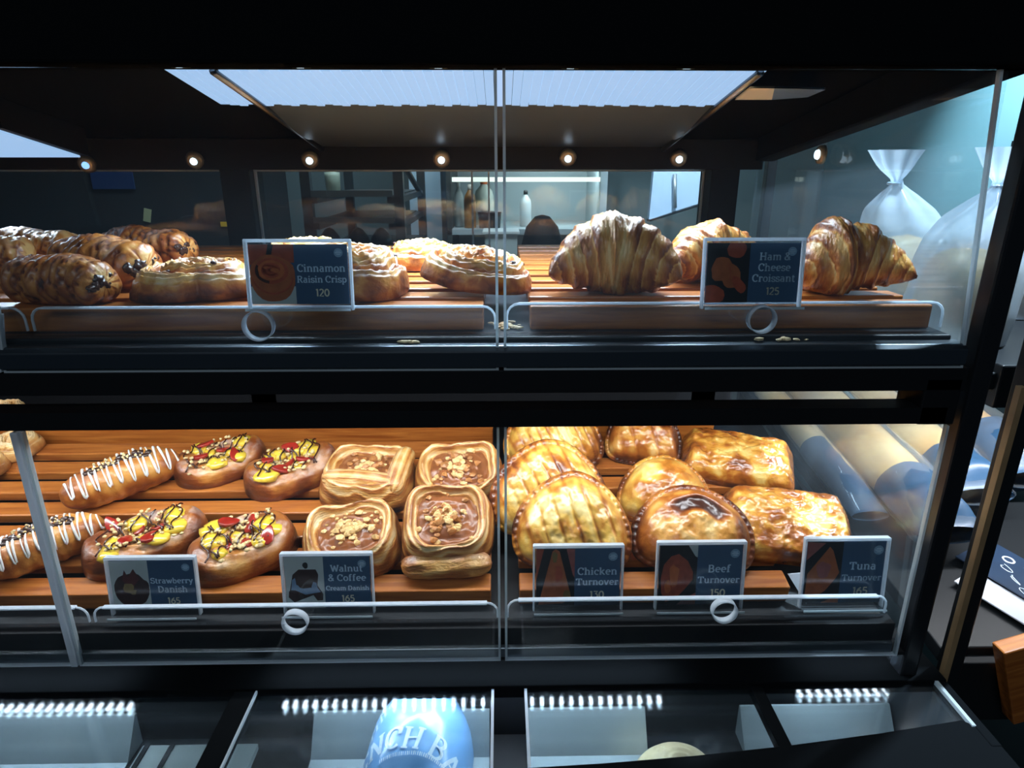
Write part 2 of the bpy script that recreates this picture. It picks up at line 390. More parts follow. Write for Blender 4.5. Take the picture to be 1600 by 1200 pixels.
cpart('led_housing', MB().prism([(.945, Z(.049)), (1.13, Z(.0155)), (1.13, Z(.075)), (.945, Z(.10))], 'x', -.93, -.675), M['black_matte'])
cpart('back_beam', MB().box(CX0, CX1, 1.2, 1.3, Z(-.006), Z(.046)), M['black_matte'], 0.002)
for px, py, m_ in ((137, 256, 'spot_blue'), (305, 250, 'spot'), (485, 249, 'spot'), (690, 248, 'spot'), (887, 246, 'spot'), (1060, 247, 'spot')):
    p = at_y(px, py, 1.2)
    r = MB().lathe([(0.016, 0), (0.014, 0.006), (0.010, 0.007)], 16)
    o = r.build('spot_lamp', M['spot_rim'], case, True); o.location = (p.x, 1.2 - 0.9, p.z); o.rotation_euler = (PI / 2 + 0.35, 0, 0)
    q = MB().lathe([(0.0065, 0.0062), (0.0058, 0.0098), (0.003, 0.011)], 12).build('lamp_lens', M[m_], o, True)
for x0, x1 in ((-0.505, -0.452), (0.385, 0.437)):
    cpart('rear_post', MB().box(x0, x1, 1.22, 1.29, Z(-.6), Z(.046)), M['black_matte'], 0.002)
cpart('rear_sill', MB().box(CX0, CX1, 1.22, 1.29, Z(-.62), Z(-.19)), M['black_matte'])
for x0, x1, y in ((CX0, -0.505, 1.25), (-0.452, -0.02, 1.245), (-0.055, 0.385, 1.262)):
    g = cpart('rear_window', MB().box(x0, x1, y, y + .005, Z(-.19), Z(-.006)), M['back_glass'])
    MB().box(x0, x0 + .0035, y - .001, y + .006, Z(-.19), Z(-.006)).box(x1 - .003, x1, y - .001, y + .006, Z(-.19), Z(-.006)).box(x0, x1, y - .002, y + .006, Z(-.0095), Z(-.0065)).build('edge', M['edge_dim'], g)
# upper shelf, nose and beams
cpart('upper_shelf', MB().box(CX0, 0.452, .615, 1.22, Z(-.197), Z(-.160)), M['black'], 0.002)
nose = MB().prism([(.596, Z(-.186)), (.596, Z(-.170)), (.602, Z(-.1655)), (.618, Z(-.165)), (.618, Z(-.186))], 'x', CX0, 0.458)
cpart('shelf_nose', nose, M['dark_steel'], 0.001)
cpart('front_beam', MB().box(CX0, 0.465, .598, .64, Z(-.2135), Z(-.1895)), M['black_matte'], 0.001)
cpart('front_beam', MB().prism([(CX0, Z(-.2315)), (.452, Z(-.2315)), (.452, Z(-.249)), (CX0, Z(-.251))], 'y', .598, .625), M['black_matte'])
cpart('beam_bracket', MB().box(.424, .462, .598, .64, Z(-.2505), Z(-.2)), M['black_matte'], .002)
# lower shelf (sloped) and nose
def lz(Y, off=0): return Z(LOW_Z + LOW_S * (Y - LOW_Y) + off)
cpart('lower_shelf', MB().prism([(.618, lz(.618, -.026)), (1.05, lz(1.05, -.026)), (1.05, lz(1.05, -.05)), (.64, Z(-.54)), (.618, Z(-.54))], 'x', CX0, .452), M['black'], 0.002)
cpart('shelf_nose', MB().box(CX0, .452, .600, .6175, Z(-.521), Z(-.4975)), M['black_matte'], .001)
cpart('shelf_nose', MB().prism([(.597, Z(-.536)), (.597, Z(-.524)), (.603, Z(-.5205)), (.62, Z(-.52)), (.62, Z(-.536))], 'x', CX0, .452), M['dark_steel'], .001)
# hinged acrylic flaps with finger rings
def flap(x0, x1, yb, zb, yt, zt, ring=None, bright=True):
    th = 0.004
    g = cpart('front_flap', MB().prism([(yb, zb), (yb + th, zb), (yt + th, zt), (yt, zt)], 'x', x0, x1), M['glass'])
    w_ = .0026
    for xa, xb in ((x0, x0 + w_), (x1 - w_, x1)):
        e = MB().prism([(yb - .0007, zb), (yb + th + .0007, zb), (yt + th + .0007, zt), (yt - .0007, zt)], 'x', xa, xb)
        e.build('side_edge', M['edge_dim'], g)
    MB().box(x0, x1, yb - .0007, yb + th + .0007, zb - .0008, zb + .0008).build('bottom_edge', M['edge'] if bright else M['edge_dim'], g)
    if ring:
        px, py, pr = ring
        p = at_y(px, py, yb)
        R = pr * (p.y / ray(px, py).y) / F
        mb = MB(); n = 40
        vs, fs = [], []
        for k in range(n):
            q = 2 * PI * k / n
            for rr, yy in ((R, -.0012), (R, .008), (R * .90, .008), (R * .945, -.0012)):
                vs.append((p.x + rr * math.cos(q), p.y + yy, p.z + rr * math.sin(q)))
        for k in range(n):
            j = (k + 1) % n
            for a in range(4): fs.append([k*4+a, j*4+a, j*4+(a+1)%4, k*4+(a+1)%4])
        mb.add(vs, fs).build('finger_ring', M['edge'], g, True)
    return g
ZT = Z(.083)
flap(-.4805, -.0025, .598, Z(-.1885), .634, ZT, (402, 510, 24), False)
flap(.0025, .457, .598, Z(-.1885), .634, ZT, (1192, 500, 22), False)
flap(CX0, -.4845, .598, Z(-.1885), .634, ZT, None, False)
ZB, ZL = Z(-.537), Z(-.251)
flap(-.4805, -.0025, .594, ZB, .597, ZL, (460, 975, 20))
flap(.0025, .457, .594, ZB, .597, ZL, (1133, 957, 20))
flap(CX0, -.4845, .594, ZB, .597, ZL)
# thick edge stripes, piped light in their pale colour, beside the left-hand seams
for (y0, z0, y1, z1) in ((.598, Z(-.1885), .612, Z(-.135)), (.594, ZB, .597, ZL)):
    cpart('seam_strip', MB().prism([(y0 - .003, z0), (y0 + .006, z0), (y1 + .006, z1), (y1 - .003, z1)], 'x', -.489, -.4815), M['edge'], .0008)
# end glass
cpart('end_panel', MB().prism([(.604, Z(-.56)), (1.21, Z(-.56)), (1.21, Z(.012)), (.65, Z(.083)), (.64, Z(.083))], 'x', .4625, .467), M['end_glass'])
cpart('end_rail', MB().prism([(.64, Z(.13)), (.64, Z(.083)), (1.21, Z(.008)), (1.21, Z(.045))], 'x', .455, .49), M['black_flat'])
cpart('corner_post', MB().box(.468, .489, .596, .618, Z(-.575), Z(.1)), M['black'], .003)
p = at_x(1285, 251, .455)
o = MB().lathe([(0.013, 0), (0.012, 0.006), (0.009, 0.007)], 16).build('spot_lamp', M['spot_rim'], case, True); o.location = (.4545, p.y - .9, p.z + .008); o.rotation_euler = (0, -PI / 2, 0)
MB().lathe([(0.007, 0.0062), (0.006, 0.010), (0.003, 0.011)], 12).build('lamp_lens', M['spot'], o, True)
# front glass deck
DZ = Z(-.575)
def front_y(x): return 0.478 + 0.17 * max(0.0, x + .1) ** 2 * .78 + 0.01 * max(0, x)
XB = [CX0, -.31, -.285, -.012, .026, .285, .302, .505]
deckpoly = lambda xa, xb, back, d=0: [(xa, back)] + [(xb, back)] + [(xb - (xb - xa) * i / 8, front_y(xb - (xb - xa) * i / 8) + d) for i in range(9)]
for xa, xb in ((CX0, -.285), (-.285, -.012), (.026, .302), (.302, .512)):
    cpart('deck_pane', MB().prism(deckpoly(xa, xb, .592), 'z', DZ - .004, DZ), M['deck_glass'])
fr = MB().box(CX0, .5195, .588, .66, DZ - .012, DZ + .006)
fr.box(-.31, -.285, .47, .59, DZ - .012, DZ + .0035).box(.288, .302, .49, .59, DZ - .012, DZ + .002).box(.508, .5195, .50, .60, DZ - .012, DZ + .004)
fr.prism([(CX0, .43)] + [(x_, .43) for x_ in (.5195,)] + [(.5195, .52)] + [(x_, front_y(x_) + .004) for x_ in (.5, .4, .3, .2, .1, 0, -.1, -.3, -.7, CX0)], 'z', DZ - .012, DZ + .003)
cpart('deck_frame', fr, M['black_flat'], .0015)
for xa in (-.0135, .0245):
    cpart('deck_edge', MB().box(xa, xa + .003, .479, .592, DZ - .004, DZ + .002), M['edge'])
cpart('deck_edge', MB().box(.505, .509, .525, .655, DZ, DZ + .005), M['edge_dim'])
cpart('deck_edge', MB().box(-.2845, -.2825, .479, .59, DZ, DZ + .004), M['edge_dim'])
PZ = Z(-.72)
cpart('base_cabinet', MB().box(CX0, .519, .43, 1.29, 0.03, PZ).box(CX0, .519, .43, .445, PZ, DZ - .012).box(.511, .519, .43, 1.29, PZ, DZ - .012).box(CX0, .519, .66, .68, PZ, DZ + .004), M['black_matte'])
cpart('well_floor', MB().box(CX0 + .01, .51, .447, .655, PZ, PZ + .003), M['black_matte'])
for xa, xb in ((-.95, -.475), (-.245, -.018), (.030, .185), (.31, .508)):
    cpart('well_plate', MB().prism([(.448, PZ + .0032), (.655, PZ + .0032), (.655, PZ + .05), (.652, PZ + .05), (.62, PZ + .006), (.448, PZ + .006)], 'x', xa, xb), M['steel'])
cpart('well_liner', MB().box(-.465, -.318, .449, .64, PZ + .0032, PZ + .012), mat('grey_liner', (.30, .33, .32), .6, noise_amt=.15, nscale=15))
for xa in (-.462, -.430):
    cpart('liner_strap', MB().box(xa, xa + .006, .449, .64, PZ + .0122, PZ + .014), M['black_matte'])
# LED tape under the lower nose: chips in two rows
for (xa, xb, y, z, rows) in ((-.80, -.44, .612, Z(-.5405), 1), (-.262, .195, .612, Z(-.5405), 1), (.36, .47, .612, Z(-.5405), 2)):
    mb = MB().box(xa - .004, xb + .004, y - .014, y + .006, z, z + .004)
    base = cpart('led_tape', mb, M['black_matte'])
    ch = MB(); x = xa
    while x < xb:
        for rr in range(rows):
            ch.box(x, x + .0035, y - (.012 if rows == 1 else .006) + .007 * rr, y - .002 + .007 * rr, z - .0016, z + .0004)
        x += 0.0118
    ch.build('led_chips', M['led_dot'], base)
# notice on the canopy underside
nt_ = thing('notice_label', 'small cream and blue notice stuck under the dark canopy roof', 'label', at_y(1215, 148, .86))
nl = MB()
q = [at_y(px, py, Yp) - nt_.location for px, py, Yp in ((1172, 138, .80), (1210, 138, .80), (1206, 156, .92), (1148, 156, .92), (1290, 140, .80), (1262, 152, .92))]
nl.add([q[0], q[1], q[2], q[3]], [[0, 1, 2, 3]], 0).add([v + Vector((0, 0, .002)) for v in (q[0], q[1], q[2], q[3])], [[0, 1, 2, 3]], 0)
nl.build('cream_half', mat('cream_card', (.75, .75, .62), .5), nt_)
nl = MB().add([q[1], q[4], q[5], q[2]], [[0, 1, 2, 3]]).add([v + Vector((0, 0, .002)) for v in (q[1], q[4], q[5], q[2])], [[0, 1, 2, 3]])
nl.build('blue_half', mat('blue_card', (.12, .22, .36), .5), nt_)

# ------------------------------------------------------------------ slatted wooden trays
def tray(label, x0, x1, y0, y1, low, n):
    M4 = Matrix.Rotation(TILT, 4, 'X') if low else Matrix.Identity(4)
    loc = (x0, y0, lz(y0) if low else Z(UP_Z))
    t = thing('slatted_tray', label, 'tray', loc, M4, 'slatted wooden trays')
    L_ = (y1 - y0) / math.cos(TILT if low else 0)
    s = MB(); pitch = L_ / n; wx = x1 - x0
    for i in range(n):
        d = 0.012 * ((i * 5) % 3 - 1) * (0 if low else .4)
        s.box(0, wx, i * pitch, i * pitch + pitch * .60, -.025 if i == 0 else -.014, 0)
    s.build('slats', M['wood'], t, False, .0018)
    for y_ in ((.5 * L_, L_ - .03) if not low else (.003, .5 * L_, L_ - .03)):
        MB().box(0.0, wx, y_, y_ + .015, -.025, -.0145).build('bearer', M['wood'], t, False, .001)
    if low:
        MB().box(0, wx, L_ + .002, L_ + .018, -.025, .022).build('back_board', M['wood'], t, False, .002)
    return t
tray('long wooden slatted tray on the upper shelf under the cinnamon crisps and chocolate breads', -.86, -.018, .642, 1.2, False, 11)
tray('wooden slatted tray on the upper shelf under the three croissants', .03, .445, .642, 1.2, False, 11)
tray('long wooden slatted tray on the lower shelf under the danishes and iced rolls', -.86, -.014, .6405, .955, True, 7)
tray('wooden slatted tray on the lower shelf under the golden turnovers', .02, .345, .6405, .955, True, 7)

# ------------------------------------------------------------------ acrylic guards
def guard(label, x0, x1, y, zb, zt):
    g = thing('acrylic_guard', label, 'guard', ((x0 + x1) / 2, y, zb), None, 'clear acrylic guards')
    hw, h, r = (x1 - x0) / 2, zt - zb, .012
    poly = [(-hw, 0), (hw, 0)] + [(hw - r + r * math.cos(a), h - r + r * math.sin(a)) for a in (0, .4, .8, 1.2, PI / 2)] + [(-hw + r + r * math.cos(a), h - r + r * math.sin(a)) for a in (PI / 2, 1.95, 2.35, 2.75, PI)]
    MB().prism(poly, 'y', 0, .004).build('guard_sheet', M['acrylic'], g)
    pl = [Vector((x_, 0.002, z_)) for x_, z_ in poly[2:]]
    top = MB()
    top.tube([(-hw, .002, .004)] + pl[::-1] + [(hw, .002, .004)], .0013, 6)
    top.box(-hw + r, hw - r, -.0008, .0050, h - .0008, h + .0010)
    top.build('polished_edge', M['edge'], g)
    return g
guard('clear acrylic guard along the upper shelf below the cinnamon crisp card', -.465, -.006, .628, Z(-.1597), Z(-.1325))
guard('clear acrylic guard along the upper shelf below the croissants', .006, .448, .628, Z(-.1597), Z(-.1300))
guard('clear acrylic guard along the upper shelf at the far left before the chocolate breads', -.90, -.472, .628, Z(-.1597), Z(-.1325))
guard('clear acrylic guard along the lower shelf in front of the danishes', -.465, -.006, .6115, Z(-.4972), Z(-.4735))
guard('clear acrylic guard along the lower shelf in front of the turnovers', .006, .445, .6115, Z(-.4972), Z(-.470))
guard('clear acrylic guard along the lower shelf before the front iced roll', -.90, -.472, .6115, Z(-.4972), Z(-.4735))

# ------------------------------------------------------------------ lettering (own stroke alphabet, capitals 10 high)
def arc(cx, cy, rx, ry, a0, a1, n=10):
    return [(cx + rx * math.cos(math.radians(a0 + (a1 - a0) * i / n)), cy + ry * math.sin(math.radians(a0 + (a1 - a0) * i / n))) for i in range(n + 1)]
def sf(x, y, h=1.7): return [(x - h, y), (x + h, y)]
GL = {
 'C': (8.6, [arc(4.6, 5, 3.7, 4.7, 45, 315), [(7.3, 6.6), (7.3, 9.6)]]),
 'R': (9.2, [[(2, 0), (2, 10)], [(1, 9.6), (4.5, 9.6)] + arc(4.5, 7.3, 2.7, 2.3, 90, -90) + [(2, 5)], [(4.6, 5), (7.6, 0)], sf(2, .4), sf(8, .4, 1)]),
 'H': (10.5, [[(2.2, 0), (2.2, 10)], [(8.2, 0), (8.2, 10)], [(2.2, 5.1), (8.2, 5.1)], sf(2.2, .4), sf(2.2, 9.6), sf(8.2, .4), sf(8.2, 9.6)]),
 'W': (12, [[(1, 10), (3.6, 0)], [(3.6, 0), (6, 9)], [(6, 9), (8.4, 0)], [(8.4, 0), (11, 10)], sf(1.2, 9.6, 1.4), sf(10.8, 9.6, 1.4)]),
 'D': (9.6, [[(2, 0), (2, 10)], [(.8, 9.6), (4, 9.6)] + arc(4, 5, 4.2, 4.6, 90, -90, 14) + [(.8, .4)]]),
 'T': (8.8, [[(4.4, 0), (4.4, 10)], [(.8, 9.5), (8, 9.5)], [(.9, 9.8), (.9, 7.2)], [(7.9, 9.8), (7.9, 7.2)], sf(4.4, .4, 2)]),
 'B': (9, [[(2, 0), (2, 10)], [(.8, 9.6), (4.4, 9.6)] + arc(4.4, 7.4, 2.3, 2.2, 90, -90) + [(2, 5.2)], [(4.4, 5.2)] + arc(4.6, 2.8, 2.8, 2.4, 90, -90) + [(.8, .4)]]),
 'S': (7.6, [arc(3.8, 7.3, 2.6, 2.4, 30, 230) + arc(3.9, 2.7, 2.8, 2.5, 60, -150), [(6.2, 7.6), (6.2, 9.8)], [(1.2, .2), (1.2, 2.6)]]),
 'E': (8.6, [[(2, 0), (2, 10)], [(.8, 9.6), (7.2, 9.6), (7.2, 7.4)], [(2, 5.1), (5.6, 5.1)], [(.8, .4), (7.4, .4), (7.4, 2.8)]]),
 'F': (8.2, [[(2, 0), (2, 10)], [(.8, 9.6), (7.2, 9.6), (7.2, 7.4)], [(2, 5.1), (5.6, 5.1)], sf(2, .4)]),
 'N': (10.5, [[(2.2, 0), (2.2, 10)], [(2.2, 9.8), (8.2, .2)], [(8.2, 0), (8.2, 10)], sf(2, .4), sf(1.8, 9.6, 1.2), sf(8.2, 9.6)]),
 'A': (10, [[(1.6, 0), (5, 10)], [(5, 10), (8.4, 0)], [(2.8, 3.6), (7.2, 3.6)], sf(1.6, .4), sf(8.4, .4)]),
 'K': (10, [[(2, 0), (2, 10)], [(2.2, 4.2), (7.4, 9.6)], [(4, 5.8), (8, .4)], sf(2, .4), sf(2, 9.6), sf(8.2, .4, 1.4), sf(7.4, 9.6, 1.4)]),
 '&': (9.4, [[(8, .2), (3, 7)] + arc(4.2, 8, 1.7, 1.8, 200, -40) + [(2.2, 4)] + arc(3.6, 2.4, 2.4, 2.2, 140, 330) + [(7.6, 4.6)]]),
 'a': (7.4, [arc(3.4, 2.1, 2.1, 2.0, 0, 360, 12), [(5.3, 0), (5.3, 4.8)], arc(3.4, 4.9, 1.9, 1.8, 0, 150), [(5.3, .3), (6.6, .3)]]),
 'b': (7.8, [[(1.8, 0), (1.8, 10)], arc(4.1, 3.3, 2.4, 3.1, 0, 360, 14), sf(1.4, 9.6, 1)]),
 'c': (6.8, [arc(3.8, 3.4, 2.7, 3.2, 50, 310), [(5.6, 4.6), (5.6, 6.4)]]),
 'e': (7.2, [[(1.3, 3.7), (6, 3.7)] + arc(3.7, 3.5, 2.5, 3.2, 5, 310, 14)]),
 'f': (5.4, [[(2.2, 0), (2.2, 8)] + arc(3.7, 8, 1.5, 1.8, 180, 40), [(.7, 6.6), (4.2, 6.6)], sf(2.2, .4)]),
 'h': (8.4, [[(2, 0), (2, 10)], arc(4.2, 4.4, 2.2, 2.3, 180, 0) + [(6.4, 0)], sf(2, .4), sf(6.4, .4, 1.4), sf(1.5, 9.6, 1)]),
 'i': (4.2, [[(2, 0), (2, 6.8)], [(2, 8.4), (2, 10)], sf(2, .4), sf(1.5, 6.5, 1)]),
 'k': (8, [[(1.8, 0), (1.8, 10)], [(2, 2.8), (5.8, 6.6)], [(3.2, 4), (6.4, .3)], sf(1.8, .4, 1.3), sf(6.6, .4, 1.1), sf(1.4, 9.6, 1), sf(5.8, 6.6, 1.2)]),
 'l': (4.2, [[(2, 0), (2, 10)], sf(2, .4), sf(1.5, 9.6, 1)]),
 'm': (12.4, [[(2, 0), (2, 6.8)], arc(4.1, 4.5, 2.1, 2.2, 180, 0) + [(6.2, 0)], arc(8.3, 4.5, 2.1, 2.2, 180, 0) + [(10.4, 0)], sf(2, .4, 1.4), sf(6.2, .4, 1.3), sf(10.4, .4, 1.4), sf(1.5, 6.5, 1)]),
 'n': (8.4, [[(2, 0), (2, 6.8)], arc(4.2, 4.4, 2.2, 2.3, 180, 0) + [(6.4, 0)], sf(2, .4, 1.5), sf(6.4, .4, 1.4), sf(1.5, 6.5, 1)]),
 'o': (7.4, [arc(3.7, 3.4, 2.6, 3.2, 0, 360, 16)]),
 'p': (7.8, [[(1.8, -3), (1.8, 6.8)], arc(4.1, 3.4, 2.4, 3.1, 0, 360, 14), sf(1.8, -2.7, 1.5), sf(1.4, 6.5, 1)]),
 'r': (6, [[(2, 0), (2, 6.8)], arc(4, 4.4, 2, 2.2, 180, 60), [(5, 5.2), (5, 6.6)], sf(2, .4, 1.6), sf(1.5, 6.5, 1)]),
 's': (6, [arc(3, 5, 1.9, 1.6, 20, 230) + arc(3.1, 1.8, 2, 1.7, 60, -150), [(4.8, 5.2), (4.8, 6.6)], [(1.1, .3), (1.1, 2)]]),
 't': (5.2, [[(2.2, 8.8), (2.2, 1.6)] + arc(3.6, 1.6, 1.4, 1.5, 180, 310), [(.7, 6.5), (4.4, 6.5)]]),
 'u': (8.4, [[(2, 6.8), (2, 2.4)] + arc(4.1, 2.4, 2.1, 2.2, 180, 360) + [(6.2, 6.8)], [(6.2, 3), (6.2, 0)], sf(1.5, 6.5, 1), sf(5.8, 6.5, 1), sf(6.8, .4, 1)]),
 'v': (7.6, [[(1.2, 6.8), (3.8, 0)], [(3.8, 0), (6.4, 6.8)], sf(1.3, 6.5, 1.3), sf(6.3, 6.5, 1.3)]),
 'w': (10.4, [[(1, 6.8), (3.2, 0)], [(3.2, 0), (5.2, 6.4)], [(5.2, 6.4), (7.2, 0)], [(7.2, 0), (9.4, 6.8)], sf(1.2, 6.5, 1.2), sf(9.2, 6.5, 1.2)]),
 'y': (7.6, [[(1.2, 6.8), (3.9, .4)], [(6.4, 6.8), (2.8, -2.8), (1.4, -2.8)], sf(1.3, 6.5, 1.3), sf(6.3, 6.5, 1.3)]),
 ' ': (3.6, []),
 '0': (7.6, [arc(3.8, 5, 2.7, 4.5, 0, 360, 18)]), '1': (4.6, [[(2.6, 0), (2.6, 10)], [(2.6, 9.6), (.7, 8.6)]]),
 '2': (7, [arc(3.4, 7.2, 2.4, 2.4, 160, -30) + [(1, .5), (6.2, .5)]]), '3': (7, [[(1, 9.5), (5.8, 9.5), (3.2, 6)] + arc(3.3, 3.2, 2.6, 2.8, 80, -140)]),
 '4': (7.4, [[(4.6, 9.8), (1, 3), (6.8, 3)], [(5, 5.4), (5, 0)]]), '5': (7, [[(5.8, 9.5), (1.9, 9.5), (1.6, 5.6)] + arc(3.3, 3.2, 2.6, 2.7, 115, -140)]),
 '6': (7.2, [[(5.4, 9.5), (2.6, 7.4)] + arc(3.7, 3.2, 2.6, 2.8, 160, 520, 18)]),
}
def text_mesh(mb, txt, h, place, thick=1.7, thin=1.0, mi=0, align=.5, track=0.0, sub=0):
    """ribbons for txt, capital height h; place(x, y) maps the flat text plane to 3D"""
    k = h / 10.0
    W = sum(GL[c][0] + track for c in txt) * k
    x0 = -W * align
    for c in txt:
        wd, strokes = GL[c]
        for st in strokes:
            if sub:
                q_ = [st[0]]
                for a, b in zip(st, st[1:]):
                    m_ = max(1, int(math.hypot(b[0] - a[0], b[1] - a[1]) / sub))
                    q_ += [(a[0] + (b[0] - a[0]) * i_ / m_, a[1] + (b[1] - a[1]) * i_ / m_) for i_ in range(1, m_ + 1)]
                st = q_
            n = len(st); L_, R_ = [], []
            for i, p in enumerate(st):
                a, b = st[max(0, i - 1)], st[min(n - 1, i + 1)]
                dx, dy = b[0] - a[0], b[1] - a[1]; l = math.hypot(dx, dy) or 1
                dx /= l; dy /= l
                hw = (thin + (thick - thin) * abs(dy)) / 2
                L_.append((p[0] - dy * hw, p[1] + dx * hw)); R_.append((p[0] + dy * hw, p[1] - dx * hw))
            vs = [place(x0 + q[0] * k, q[1] * k) for q in L_] + [place(x0 + q[0] * k, q[1] * k) for q in R_]
            mb.add(vs, [[i, i + 1, n + i + 1, n + i] for i in range(n - 1)], mi)
        x0 += (wd + track) * k
    return W

# ------------------------------------------------------------------ price cards
M['card_blue'] = mat('card_blue', (.045, .115, .22), .35, noise_amt=.15, nscale=20)
M['card_white'] = mat('card_white', (.62, .68, .67), .4)
M['card_dark'] = mat('card_dark', (.012, .010, .010), .4)
M['card_red'] = mat('card_red_pastry', (.42, .075, .03), .4, noise_amt=.5, nscale=140)
M['card_orange'] = mat('card_orange_pastry', (.52, .13, .035), .4, noise_amt=.45, nscale=120)
M['card_pink'] = mat('card_pink_pastry', (.42, .12, .10), .4, noise_amt=.35, nscale=120)
M['card_choc'] = mat('card_brown_pastry', (.055, .018, .012), .4, noise_amt=.5, nscale=140)
M['card_cream'] = mat('card_blue_cream', (.22, .34, .52), .4, noise_amt=.3, nscale=160)
M['card_berry'] = mat('card_red_berry', (.12, .016, .012), .4)
M['card_gold'] = mat('card_gold', (.22, .14, .04), .4, noise_amt=.4, nscale=160)
M['letter'] = mat('card_lettering', (.60, .78, .95), .5)
M['price'] = mat('card_price', (.85, .80, .62), .5)
M['emblem'] = mat('card_emblem', (.28, .45, .62), .5)
def ell(cx, cy, rx, ry, n=20, wob=0.0, seed=0, rot=0):
    out = []
    for i in range(n):
        q = 2 * PI * i / n; k = 1 + wob * noise.noise(Vector((math.cos(q) * 1.5 + seed, math.sin(q) * 1.5, seed * .7)))
        x_, y_ = rx * k * math.cos(q), ry * k * math.sin(q)
        out.append((cx + x_ * math.cos(rot) - y_ * math.sin(rot), cy + x_ * math.sin(rot) + y_ * math.cos(rot)))
    return out
def stroke(pts, w_):
    L_, R_ = [], []
    n = len(pts)
    for i, p in enumerate(pts):
        a, b = pts[max(0, i - 1)], pts[min(n - 1, i + 1)]
        dx, dy = b[0] - a[0], b[1] - a[1]; l = math.hypot(dx, dy) or 1
        L_.append((p[0] - dy / l * w_ / 2, p[1] + dx / l * w_ / 2)); R_.append((p[0] + dy / l * w_ / 2, p[1] - dx / l * w_ / 2))
    return L_ + R_[::-1]
# pictures: (material, polygon) in a unit square, drawn back to front
PICS = {
 'crisp': [('card_red', [(0, .66), (1, .7), (1, 1), (0, 1)]), ('card_dark', [(.36, .74), (.46, .7), (.56, 1), (.44, 1)]), ('card_white', [(0, 0), (1, 0), (1, .3), (0, .3)]),
           ('card_orange', ell(.5, .44, .52, .40, 24, .08, 3)), ('card_red', ell(.48, .56, .38, .22, 24)), ('card_orange', ell(.48, .57, .30, .17, 24)),
           ('card_choc', stroke(arc(.48, .56, .34, .19, 150, 260, 12), .05)), ('card_red', stroke(arc(.47, .57, .2, .11, 0, 320, 16), .035)), ('card_red', stroke(arc(.47, .57, .09, .05, 60, 330, 12), .03)), ('card_red', stroke(arc(.5, .5, .46, .32, 190, 350, 14), .03))],
 'croissant': [('card_dark', [(0, 0), (1, 0), (1, 1), (0, 1)]), ('card_red', ell(.68, .9, .22, .14, 16, .2, 2)), ('card_orange', ell(.36, .56, .27, .2, 18, .25, 5)), ('card_orange', ell(.60, .44, .22, .19, 16, .2, 6)), ('card_red', ell(.78, .3, .2, .1, 14, .2, 8, -.6)), ('card_red', ell(.08, .12, .34, .2, 16, .2, 9)), ('card_red', stroke([(.5, .66), (.58, .5), (.56, .36)], .02))],
 'strawberry': [('card_white', [(0, 0), (1, 0), (1, 1), (0, 1)]), ('card_choc', ell(.52, .42, .44, .34, 24, .15, 4)), ('card_choc', ell(.85, .5, .14, .12, 14)), ('card_berry', [(.3, .62), (.38, .82), (.46, .68), (.62, .84), (.66, .68), (.76, .64), (.6, .5), (.4, .52)]), ('card_gold', ell(.44, .46, .13, .09, 14, .5, 2)), ('card_gold', ell(.56, .38, .08, .06, 12, .5, 3))],
 'walnut': [('card_white', [(0, 0), (1, 0), (1, 1), (0, 1)]), ('card_choc', [(.16, .5), (.2, .66), (.36, .76), (.8, .76), (.86, .66), (.82, .45), (.96, .28), (.94, .16), (.8, .15), (.7, .26), (.36, .27), (.2, .12), (.06, .22), (.08, .34), (.14, .36)]),
            ('card_cream', [(.14, .36), (.18, .56), (.26, .6), (.28, .46), (.66, .4), (.7, .52), (.8, .5), (.82, .4), (.9, .32), (.5, .27), (.24, .36)]), ('card_choc', ell(.5, .56, .24, .17, 18, .2, 3)), ('card_dark', ell(.54, .83, .07, .06, 10, .4, 1))],
 'chicken': [('card_dark', [(0, 0), (1, 0), (1, 1), (0, 1)]), ('card_red', [(0, .45), (.2, 1), (0, 1)]), ('card_pink', [(.78, 1), (1, 1), (1, .5), (.95, .55)]), ('card_orange', [(.06, .02), (.2, .38), (.3, .62), (.42, .96), (.5, 1), (.6, .96), (.72, .66), (.86, .3), (.92, .14), (.7, .04)]), ('card_gold', ell(.8, .2, .09, .08, 12, .3, 2)), ('card_gold', ell(.48, .86, .07, .1, 12, .3, 3)), ('card_red', ell(.58, .56, .1, .14, 12, .4, 5))],
 'beef': [('card_dark', [(0, 0), (1, 0), (1, 1), (0, 1)]), ('card_white', [(.75, 1), (1, 1), (1, .8), (.94, .82)]), ('card_red', [(.05, .45), (.12, .68), (.3, .82), (.5, .86), (.75, .74), (.9, .55), (.9, .42), (.7, .26), (.5, .12), (.2, .04), (.08, .2)]), ('card_pink', [(.5, 0), (.7, .1), (1, .2), (1, 0)]), ('card_orange', ell(.4, .5, .12, .2, 14, .4, 3)), ('card_orange', ell(.25, .3, .08, .1, 14, .4, 6))],
 'tuna': [('card_dark', [(0, 0), (1, 0), (1, 1), (0, 1)]), ('card_pink', [(0, .7), (.5, .98), (0, 1)]), ('card_orange', [(.04, .12), (.06, .48), (.62, .92), (.72, .86), (.95, .5), (.86, .4), (.6, .2), (.4, .12)]), ('card_pink', ell(.5, .55, .2, .14, 14, .3, 3)), ('card_orange', [(.5, 0), (.9, .1), (1, .08), (1, 0)])],
}
